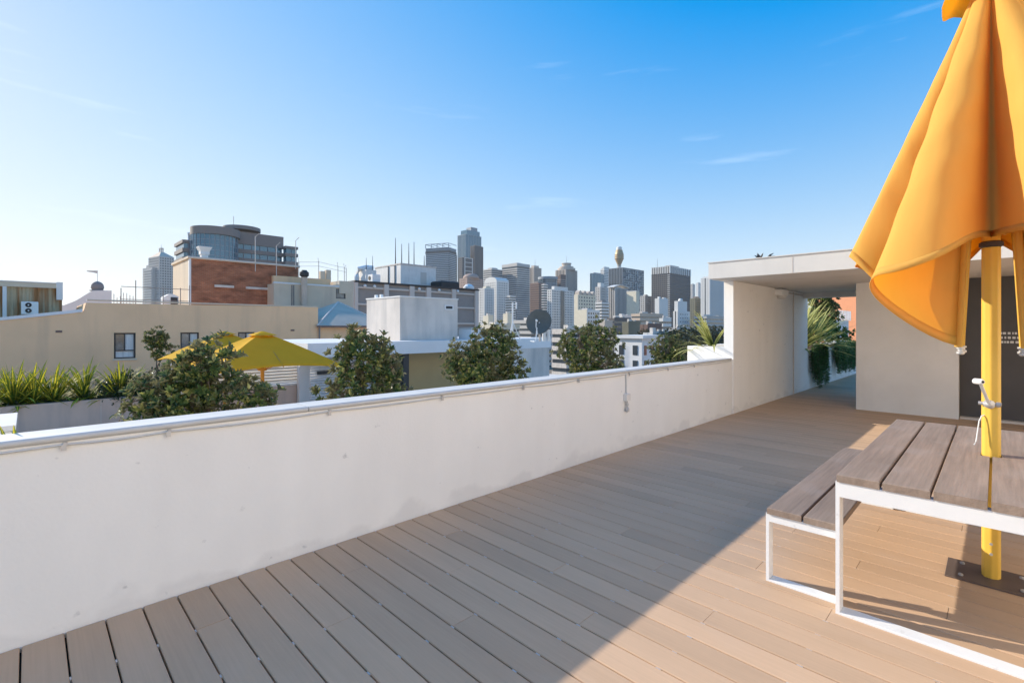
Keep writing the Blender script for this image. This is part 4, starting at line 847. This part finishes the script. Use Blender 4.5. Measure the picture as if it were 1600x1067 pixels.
# curved glass office building behind the brick block
d = 112; gc = thing('curved_office', 'taupe office building with curved blue glass corner behind the brick block', 'building', P(335, 512, d).to_tuple()[:2] + (-24,), R(90)); o = WM[gc.name]
def drum(nm, mt, px, rpx, py0, py1, dd, n=40): c = P(px, 512, dd); return autosmooth(MB().lathe((c.x, c.y, 0), [(rpx * dd / F, zat(py0, dd)), (rpx * dd / F, zat(py1, dd))], n).build(nm, mt, gc), 40)
gd = drum('curved_glazing', 'glass_blue', 335, 32, 640, 371, d); drum('curved_parapet', 'taupe', 337, 33.5, 371, 359, d); drum('roof_cap', 'taupe', 378, 26, 362, 356.5, d + 8)
c = P(335, 512, d)
for k in range(30):
    a = 2 * math.pi * k / 30; r_ = 32 * d / F + .02; MB().tube([(c.x + r_ * math.cos(a), c.y + r_ * math.sin(a), zat(420, d)), (c.x + r_ * math.cos(a), c.y + r_ * math.sin(a), zat(371, d))], .07, 4).build('mullion', 'tower_steel', gd)
for yp in (379, 387, 395, 403): zz = zat(yp, d); autosmooth(MB().lathe((c.x, c.y, zz), [(32.1 * d / F, -.06), (32.15 * d / F, .06)], 40).build('transom', 'tower_steel', gd), 40)
def wing(nm, xl, xc, xr, yt, dd, bands, yb=640):
    o_, l1, l2, a = frame(xl, xc, xr, dd, 0); Mx = Matrix.Translation((o_.x, o_.y, 0)) @ Matrix.Rotation(a, 4, 'Z'); inv = WM[gc.name].inverted()
    def add(n2, mt, par, *bx):
        m = MB()
        for b in bx: m.box(*b)
        m.v = [Mx @ p for p in m.v]; return m.build(n2, mt, par)
    zt2 = zat(yt, dd); edges = []; pr = zt2
    for y0_, y1_ in bands: edges.append((zat(y0_, dd), pr)); pr = zat(y1_, dd)
    edges.append((zat(yb, dd), pr))
    wl = add(nm, 'taupe', gc, *[(0, l2, 0, l1, a_, b_) for a_, b_ in edges])
    for y0_, y1_ in bands:
        za, zb2 = zat(y1_, dd), zat(y0_, dd); add('window_strip', 'glass_blue', wl, (.3, l2 - .3, .3, l1 - .3, za + .002, zb2 - .002))
        nb = max(2, int(l2 / 1.6)); add('strip_mullions', 'tower_steel', wl, *[(l2 * i / nb - .06, l2 * i / nb + .06, .1, .28, za + .003, zb2 - .003) for i in range(1, nb)])['kind'] = 'stuff'
wing('main_wing', 362, 368, 443, 361, d + 4, [(380, 388), (394, 402)]); wing('end_wing', 440, 446, 466, 384, d + 10, [(388, 395), (400, 408)]); wing('left_wing', 272, 285, 304, 374, d - 4, [(379, 387), (393, 401)])
MB().tube([P(365, 362, d + 6), P(365, 338, d + 6)], .07, 5).build('aerial', 'grey_light', gc)
MB().tube([P(296, 380, d), P(296, 365, d), P(303, 364, d), P(310, 372, d)], .45, 8).build('roof_duct', 'white_paint', gc)

# lone hazy tower at the left
t, l1, l2, H = tower('apartment_tower', 'lone pale apartment tower with a pyramid roof and lantern', 232, 249, 272, 400, 620, 12, 'tower_grey', style='grid', fh=3.3, sp=.5, bay=3, pw=.4, cat='tower')
MB().add([(0, 0, H), (l2, 0, H), (l2, l1, H), (0, l1, H), (l2 * .42, l1 * .42, H + 7.5), (l2 * .58, l1 * .42, H + 7.5), (l2 * .58, l1 * .58, H + 7.5), (l2 * .42, l1 * .58, H + 7.5)], [(0, 1, 5, 4), (1, 2, 6, 5), (2, 3, 7, 6), (3, 0, 4, 7), (4, 5, 6, 7), (3, 2, 1, 0)]).build('pyramid_roof', 'roof_metal', t, world=False)
for x in (.43, .57):
    for y in (.43, .57): part('lantern_post', 'grey_light', t, (l2 * x - .5, l2 * x + .5, l1 * y - .5, l1 * y + .5, H + 7.4, H + 11.5), world=False)
part('lantern_cap', 'grey_light', t, (l2 * .4, l2 * .6, l1 * .4, l1 * .6, H + 11.5, H + 12.6), world=False); mast(t, l2 / 2, l1 / 2, H + 12.5, H + 18, .35)
part('side_wing', 'tower_grey', t, (l2 * .1, l2 * .9, l1 + .1, l1 * 1.35, 0, H - 9), (-l2 * .25, -.2, l1 * .3, l1 * 1.2, 0, H - 14), world=False)
for k in range(24): part('balcony', 'tower_white', t, (-l2 * .3, -l2 * .25 - .1, l1 * .35, l1 * 1.1, H - 18 - k * 3.3, H - 17 - k * 3.3), world=False)

# ---------------------------------------------------------------- skyline
SK = 'office_tower'
t, l1, l2, H = tower(SK, 'pale blue banded tower with a framed rooftop crown', 665, 701, 713, 386, 1050, 24, 'tower_steel', 'glass_mid', 'bands', 4, .5, extra=(('crown_band', 'tower_dark', -.01, 1.01, -.01, 1.01, -12, -7),))
for i in range(5): part('crown_frame', 'tower_steel', t, (-.3, .7, l1 * i / 4 - .6, l1 * i / 4 + .6, H, H + 9), (.7, l2, l1 * i / 4 - .6, l1 * i / 4 + .6, H + 8, H + 9), world=False)
part('crown_rail', 'tower_steel', t, (-.31, .71, .61, l1 - .61, H + 8, H + 9.1), world=False)
tower(SK, 'narrow blue glass tower tucked behind the pale banded tower', 703, 708, 714, 398, 1120, 0, 'glass_mid', style='fins', bay=4, pw=.15)
t, l1, l2, H = tower(SK, 'tallest blue glass tower with a stepped top', 715, 727, 752, 366, 1150, 0, 'tower_steel', 'glass_blue', 'fins', bay=5, pw=.14, extra=(('upper_step', 'glass_blue', .15, .95, .1, .9, .5, 12), ('top_step', 'tower_steel', .45, .85, .2, .8, 12.1, 21)))
tower(SK, 'dark slab standing against the tallest glass tower', 735, 741, 755, 384, 1080, 0, 'tower_dark', 'glass_dark', 'fins', bay=4, pw=.3)
t, l1, l2, H = tower(SK, 'black lower tower with white framed window bays below the tallest tower', 716, 722, 740, 402, 1000, 0, 'tower_dark', 'glass_dark', 'grid', 4, .3, 4, .2)
part('bay_frame', 'tower_white', t, (l2 * .2, l2 * .26, -.6, -.15, 10, H + .5), (l2 * .85, l2 * .91, -.6, -.15, 10, H + .5), *[(l2 * .26, l2 * .85, -.6, -.15, H - 9 * i - 1, H - 9 * i) for i in range(9)], world=False)
t, l1, l2, H = tower('masonry_block', 'pink brown masonry block with a shallow domed roof', 718, 730, 754, 434, 760, 0, 'stone_pink', style='grid', fh=4, sp=.6, bay=4, pw=.6)
MB().lathe((l2 * .5, l1 * .5, H), [(l2 * .42, 0), (l2 * .40, 3), (l2 * .3, 6.5), (l2 * .12, 8.3), (.3, 8.8)], 20).build('dome', 'stone_pink', t, world=False, smooth=True)
tower(SK, 'flat grey office block with a dark roof storey behind the white curved-top flats', 755, 768, 785, 420, 900, 0, 'tower_grey', style='bands', fh=4, sp=.5, extra=(('roof_plant', 'tower_grey', .2, .7, .2, .7, 0, 3),))
t, l1, l2, H = tower('apartment_block', 'white apartment block with punched windows and a curved roof', 757, 776, 795, 439, 640, 0, 'tower_white', style='grid', fh=3.2, sp=.5, bay=3.4, pw=.5, cat='apartments')
m = MB(); pr = [(0, 0)] + [(l1 * .5 - l1 * .5 * math.cos(math.pi * k / 12), 6 * math.sin(math.pi * k / 12)) for k in range(13)]; m.loft([[(x, y, H + z) for y, z in pr[1:]] for x in (0, l2)]); m.build('barrel_roof', 'tower_white', t, world=False)
tower('apartment_block', 'lower white apartment wing with punched windows and a cream roof room', 747, 757, 772, 450, 610, 0, 'tower_white', style='grid', fh=3.2, sp=.5, bay=3.4, pw=.5, cat='apartments', extra=(('roof_room', 'cream', .3, .8, .2, .7, 0, 2.5),))
tower('apartment_block', 'balconied pale flats between the white apartments and the grey banded tower', 789, 797, 806, 462, 600, 0, 'tower_white', style='bands', fh=3.2, sp=.45, cat='apartments')
tower(SK, 'wide grey tower with even horizontal bands', 784, 808, 828, 411, 900, 0, 'tower_grey', style='bands', fh=4.0, sp=.55, crown=9, bay=4)
t, l1, l2, H = tower(SK, 'slim stone tower with a needle mast next to the banded tower', 826, 834, 846, 418, 1200, 0, 'stone', style='fins', bay=4, pw=.5, extra=(('upper_step', 'stone', .2, .8, .2, .8, .4, 6),)); mast(t, l2 / 2, l1 / 2, H + 6, H + 24, .6)
c = P(856, 512, 1000); t = thing(SK, 'dark blue-grey round tower behind the white gridded block', 'building', (c.x, c.y, -24)); r_ = 15 * 1000 / F
m = MB().lathe((0, 0, 0), [(r_ * .98, 0), (r_ * .98, zat(434, 1000) + 24)], 32); m.build('drum', 'glass_mid', t, world=False, smooth=False); m = MB()
for i in range(14): m.lathe((0, 0, 60 + i * 4.2), [(r_, 0), (r_, 1.6)], 32)
m.lathe((0, 0, zat(434, 1000) + 20), [(r_ * 1.03, 0), (r_ * 1.03, 5)], 32); m.build('ring_bands', 'tower_steel', t, world=False, kind='stuff')
tower(SK, 'brown brick slab tower left of the white gridded block', 828, 842, 849, 442, 780, 0, 'tower_brown', style='bands', fh=3.6, sp=.75)
t, l1, l2, H = tower(SK, 'stone tower with round stepped crown and spire', 868, 884, 902, 421, 1100, 0, 'stone', style='fins', fh=4, bay=4.5, pw=.5)
MB().lathe((l2 * .5, l1 * .5, H), [(l2 * .48, 0), (l2 * .48, 5), (l2 * .38, 5.2), (l2 * .38, 9), (l2 * .24, 10), (l2 * .24, 15), (l2 * .27, 15.2), (l2 * .27, 17), (l2 * .05, 18.5)], 20).build('crown', 'stone', t, world=False); mast(t, l2 / 2, l1 / 2, H + 18, H + 34, .5)
t, l1, l2, H = tower(SK, 'brown tower with a slanted wedge roof in front of the round crowned tower', 864, 876, 884, 436, 1020, 0, 'stone_pink', style='bands', fh=4, sp=.6)
MB().prism([(0, H), (l1, H), (0, H + 10)], 'X', 0, l2).build('wedge_roof', 'tower_brown', t, world=False)
t, l1, l2, H = tower('hotel_block', 'white gridded block with a dark glass centre strip', 855, 862, 897, 452, 620, 0, 'tower_white', style='grid', fh=3.3, sp=.45, bay=3.4, pw=.42, extra=(('roof_room', 'tower_white', .15, .75, .2, .8, 0, 4.5),))
part('glass_strip', 'glass_dark', t, (l2 * .38, l2 * .55, -.5, -.1, 4, H - 1), world=False)
tower(SK, 'narrow white and grey slab joined to the gridded block', 846, 850, 856, 444, 660, 0, 'tower_white', style='bands', fh=3.4, sp=.35)
t, l1, l2, H = tower('cream_hall', 'blank cream walled building below the ornate beige one', 897, 917, 937, 484, 420, 0, 'tower_white', style='plain'); part('cream_wall', 'cream', t, (-.15, -.01, 0, l1, 0, H + .1), world=False)
m = MB()
for i in range(7):
    for j in range(5): m.box(l2 * (.1 + .18 * j), l2 * (.2 + .18 * j), -.12, -.01, H - 4 - 3.4 * i, H - 2.2 - 3.4 * i)
m.build('windows', 'glass_dark', t, world=False, kind='stuff')
t, l1, l2, H = tower('ornate_block', 'ornate beige masonry block with pale gabled dormers', 897, 903, 931, 460, 560, 0, 'cream', style='grid', fh=4, sp=.5, bay=5, pw=.5)
for i in range(4): MB().prism([(l2 * (.05 + .25 * i), H), (l2 * (.2 + .25 * i), H), (l2 * (.2 + .25 * i), H + 3), (l2 * (.125 + .25 * i), H + 5), (l2 * (.05 + .25 * i), H + 3)], 'Y', -.4, l1).build('dormer', 'stone', t, world=False)
tower(SK, 'dark blue glass block with a pale side wing', 922, 925, 944, 427, 1150, 0, 'tower_steel', 'glass_blue', 'fins', bay=6, pw=.1)
t, l1, l2, H = tower(SK, 'pale slab with a sloping top beside the dark blue glass block', 938, 944, 952, 421, 1200, 0, 'tower_white', style='bands', fh=4, sp=.7); MB().prism([(0, H), (l1, H), (0, H + 7)], 'X', 0, l2).build('sloped_top', 'tower_white', t, world=False)
tower(SK, 'plain grey block with a white rooftop cube', 930, 938, 948, 448, 700, 0, 'tower_grey', style='grid', fh=3.8, sp=.55, bay=3.6, pw=.5, extra=(('roof_cube', 'tower_white', .2, .75, .2, .8, 0, 6),))
tower(SK, 'low grey office with ribbon windows below the rooftop cube block', 930, 940, 952, 472, 520, 0, 'tower_white', style='bands', fh=3.4, sp=.5)
t, l1, l2, H = tower(SK, 'dark tower with a criss-cross concrete facade below the turret', 951, 973, 1006, 418, 1000, 0, 'tower_steel', 'glass_dark', 'fins', bay=4, pw=.2); m = MB(); rs = random.Random(4)
for i in range(22):
    for j in range(9):
        if rs.random() < .75: x = l2 * (.03 + .107 * j); z = H - 3 - 5 * i; m.box(x, x + l2 * .09, -1.0, -.3, z - .9, z)
        if rs.random() < .6: x = l2 * (.03 + .107 * j); m.box(x, x + 1.0, -1.05, -.3, z - 5, z - .9)
m.build('concrete_lattice', 'tower_white', t, world=False, kind='stuff')
# observation tower
c = P(967.5, 512, 1300); t = thing('observation_tower', 'slim observation tower with a golden turret rising above the offices', 'tower', (c.x, c.y, -24)); k_ = 1300 / F; zz = lambda py: zat(py, 1300) + 24
MB().lathe((0, 0, 0), [(3.4, 0), (3.4, zz(405))], 12).build('shaft', 'tower_white', t, world=False)
MB().lathe((0, 0, 0), [(3.2 * k_ * .6, zz(416)), (5.0 * k_, zz(409)), (6.8 * k_, zz(405)), (6.9 * k_, zz(398)), (6.2 * k_, zz(395)), (5.3 * k_, zz(393)), (5.2 * k_, zz(391)), (3.2 * k_, zz(390.6))], 24).build('turret', 'gold', t, world=False)
for py in (404.5, 401.5, 398.5): MB().lathe((0, 0, zz(py)), [(7.1 * k_, -.5), (7.1 * k_, .5)], 24).build('turret_band', 'tower_dark', t, world=False)
MB().lathe((0, 0, 0), [(4.2 * k_, zz(390.7)), (4.2 * k_, zz(387)), (3.4 * k_, zz(386))], 20).build('water_tank', 'tower_white', t, world=False)
for a_ in range(12): MB().tube([(3 * math.cos(a_ * .5236), 3 * math.sin(a_ * .5236), zz(440)), (5.8 * k_ * .55 * math.cos(a_ * .5236 + .5), 5.8 * k_ * .55 * math.sin(a_ * .5236 + .5), zz(408))], .5, 4).build('cable', 'tower_white', t, world=False)
t, l1, l2, H = tower(SK, 'brown grey slab with a white curved roof canopy', 951, 961, 981, 450, 720, 0, 'tower_grey', 'glass_dark', 'fins', bay=3.6, pw=.45)
MB().loft([[(l2 * (-.1 + 1.2 * i / 8), y, H + 1 + 4 * math.sin(math.pi * i / 8)) for y in (-1, l1)] + [(l2 * (-.1 + 1.2 * i / 8), y, H + 2 + 4 * math.sin(math.pi * i / 8)) for y in (l1, -1)] for i in range(9)]).build('curved_roof', 'tower_white', t, world=False)
tower(SK, 'sunlit blank cream slab below the criss-cross tower', 979, 994, 999, 455, 680, 0, 'cream', style='plain', extra=(('roof_rim', 'tower_white', -.02, 1.02, -.02, 1.02, 0, .8),))
tower(SK, 'small grey block between the cream slab and the dark bronze tower', 1000, 1008, 1018, 462, 900, 0, 'tower_grey', style='grid', fh=4, sp=.5, bay=5, pw=.5)
t, l1, l2, H = tower(SK, 'wide dark bronze tower with tall slots round its top', 1018, 1047, 1079, 416, 850, 0, 'tower_dark', 'glass_dark', 'grid', 3.7, .42, 4.2, .28, crown=0)
m = MB()
for L_, ax in ((l2, 0), (l1, 1)):
    for i in range(11):
        c0 = L_ * i / 10.5
        if ax == 0: m.box(c0, c0 + L_ * .045, -.8, -.1, H - 12, H + .6)
        else: m.box(-.8, -.1, c0, c0 + L_ * .045, H - 12, H + .6)
m.build('crown_slots', 'tower_white', t, world=False, kind='stuff'); part('roof_room', 'tower_grey', t, (l2 * .2, l2 * .6, l1 * .2, l1 * .5, H, H + 4), world=False); mast(t, l2 * .1, l1 * .8, H, H + 17, .5)
m = MB()
for i in range(26): m.box(-1.2, -.3, 0, l1 * .12, H - 16 - 3.7 * i, H - 15 - 3.7 * i)
m.build('edge_balconies', 'tower_white', t, world=False, kind='stuff')
t, l1, l2, H = tower(SK, 'white blank office in front of the dark bronze tower', 1023, 1030, 1044, 466, 560, 0, 'tower_white', style='plain', extra=(('roof_vent', 'tower_white', .1, .25, .2, .6, 0, 2), ('roof_vent', 'tower_white', .6, .9, .2, .6, 0, 1.5)))
t, l1, l2, H = tower(SK, 'white office with a set back top under the dark bronze tower', 1052, 1059, 1078, 486, 430, 0, 'tower_white', style='grid', fh=3.4, sp=.6, bay=3.6, pw=.6, extra=(('upper_floor', 'tower_white', .05, .8, .1, .9, 0, 9),)); MB().lathe((l2 * .4, l1 * .5, H + 9), [(2, 0), (2, 1.5), (1.2, 2.6)], 12).build('roof_drum', 'tower_white', t, world=False)
tower(SK, 'white block with vertical dark slots beside the canopy edge', 1095, 1109, 1131, 434, 760, 0, 'tower_white', 'glass_dark', 'fins', bay=4.2, pw=.62, extra=(('core', 'tower_white', .1, .5, .2, .9, 0, 3),))
tower(SK, 'olive grey slab between the bronze tower and the slotted white block', 1078, 1086, 1097, 466, 800, 0, 'olive', style='grid', fh=3.8, sp=.6, bay=4, pw=.5)
tower(SK, 'faint far tower right of the dark bronze tower', 1079, 1082, 1086, 444, 2300, 0, 'tower_grey', style='grid', fh=6, sp=.5, bay=8, pw=.4)
tower(SK, 'faint far slab next to the slotted white block', 1087, 1091, 1096, 442, 2200, 0, 'tower_white', style='grid', fh=6, sp=.5, bay=8, pw=.5)
# ---------------------------------------------------------------- low buildings in the valley
t, l1, l2, H = tower('white_warehouse', 'white four storey building with tall narrow windows beyond the magnolias', 960, 1003, 1034, 529, 62, 0, 'white_paint', style='plain', zb=-24)
wl = 0
for L_, ax in ((l1, 1), (l2, 0)):
    nb = max(2, int(L_ / 1.55)); s = L_ / nb
    for i in range(nb):
        for f in range(3):
            z1_ = H - .9 - 1.95 * f; c0 = s * (i + .3); b = (-.06, -.002, c0, c0 + s * .34, z1_ - 1.25, z1_) if ax else (c0, c0 + s * .34, -.06, -.002, z1_ - 1.25, z1_)
            part('window', 'glass_dark', t, b, world=False)
part('cornice', 'white_paint', t, (-.35, l2 + .2, -.35, l1 + .2, H + .002, H + .4), world=False)
LOW = [('low_building', 'long low building with a blue-grey roof', 986, 1000, 1036, 490, 380, 'roof_metal', 'bands'), ('low_building', 'small white office with ribbon windows below the blue-grey roof', 1030, 1036, 1049, 497, 300, 'tower_white', 'bands'),
       ('low_building', 'olive low building with a pinkish stair tower', 972, 982, 1001, 503, 260, 'olive', 'plain'), ('low_building', 'brown low building behind the white warehouse', 1000, 1012, 1034, 507, 230, 'tower_brown', 'grid'),
       ('low_building', 'flat concrete roofed building in front of the gridded white block', 862, 885, 930, 514, 190, 'concrete_grey', 'bands'), ('low_building', 'cream low block with dark roof below the white apartments', 745, 775, 812, 508, 240, 'cream', 'bands'),
       ('low_building', 'small cream rooftop block under the balconied flats', 786, 793, 800, 490, 330, 'cream', 'plain'), ('low_building', 'cream box with flat roof beneath the lower white apartments', 755, 763, 771, 493, 340, 'cream', 'plain'),
       ('low_building', 'grey offices with dark strips behind the satellite dish', 800, 830, 862, 500, 300, 'tower_grey', 'bands'), ('low_building', 'white low house with a red roof patch near the street trees', 1005, 1020, 1040, 520, 150, 'tower_white', 'grid'),
       ('low_building', 'pale stair block in front of the olive low building', 936, 945, 957, 502, 280, 'stone', 'plain'), ('low_building', 'dark gabled row below the criss-cross tower', 948, 960, 985, 497, 330, 'tower_dark', 'bands'),
       ('low_building', 'white stepped terrace roof under the cream slab', 958, 972, 990, 493, 400, 'tower_white', 'bands'), ('low_building', 'grey block among the street trees under the white office', 1046, 1058, 1082, 512, 260, 'tower_grey', 'grid'),
       ('low_building', 'far grey offices behind the flax planter', 1084, 1104, 1140, 494, 420, 'tower_grey', 'bands')]
for nm, lab, xl, xc, xr, yt, d, mt, st in LOW:
    t, l1, l2, H = tower(nm, lab, xl, xc, xr, yt, d, 0, mt, style=st, fh=3.4, sp=.55, bay=4, pw=.45, extra=(('roof_plant', 'grey_light', .2, .45, .3, .6, 0, 1.6), ('roof_plant', 'tower_grey', .6, .72, .2, .4, 0, 1.1), ('parapet', mt, -.01, 1.01, -.02, .0, -.3, .5)))
# salmon building and a railing seen through the passage
t, l1, l2, H = tower('salmon_building', 'salmon coloured blank building seen through the passage', 1268, 1425, 1440, 440, 70, -35, 'salmon', style='plain')
t, l1, l2, H = tower('white_balcony_house', 'small white house with balcony bars seen through the passage', 1296, 1306, 1326, 500, 48, 0, 'white_paint', style='plain')
for i in range(9): part('baluster', 'white_paint', t, (l2 * i / 8 - .05, l2 * i / 8 + .05, -.2, -.1, H, H + 1.0), world=False)
# trees in the valley
rs = random.Random(77); GV = 'street trees among the valley rooftops'
def far_tree(label, px, py, d, r_, seed):
    c = P(px, py, d); t = thing('street_tree', label, 'tree', (c.x, c.y, -24), 0, GV); m = MB(); rr = random.Random(seed)
    MB().tube([(0, 0, 0), (.1, 0, c.z + 24 - r_ * .6)], [.4, .2], 6).build('trunk', 'bark', t, world=False)
    for k in range(420):
        v = rv(rr); f = rr.uniform(.5, 1.05); p = Vector((v.x * r_, v.y * r_, v.z * r_ * .7)) * f + Vector((0, 0, c.z + 24 - r_ * .7)); leaf(m, p, rv(rr), Vector((0, 0, 1)), r_ * .2, r_ * .14)
    m.build('crown', 'leaf_street', t, world=False, kind='stuff', fix=False)
for i, (px, py, d, r_) in enumerate(((1050, 515, 150, 5), (1068, 510, 170, 6), (1085, 512, 160, 6), (1100, 515, 140, 5), (1058, 525, 110, 4), (1078, 528, 100, 4), (1120, 508, 180, 7), (1040, 522, 120, 4), (1012, 514, 200, 5), (1095, 535, 80, 4))):
    far_tree('dark street tree in the valley clump beyond the flax planter', px, py, d, r_, 200 + i)

# ------------------------------------------------------------------ air
hz_ = MB().box(-4200, 1500, -1500, 4200, -25.2, 190).build('haze', 'black'); hz_['kind'] = 'stuff'; hz_['label'] = 'pale even haze filling the air over the city'
hm = bpy.data.materials.new('haze'); hm.use_nodes = True; ht = hm.node_tree; ht.nodes.remove(ht.nodes['Principled BSDF'])
pv_ = ht.nodes.new('ShaderNodeVolumePrincipled'); pv_.inputs['Color'].default_value = (.86, .92, 1, 1); pv_.inputs['Density'].default_value = .00008; pv_.inputs['Anisotropy'].default_value = .3
ht.links.new(pv_.outputs[0], ht.nodes['Material Output'].inputs['Volume']); hz_.data.materials[0] = hm
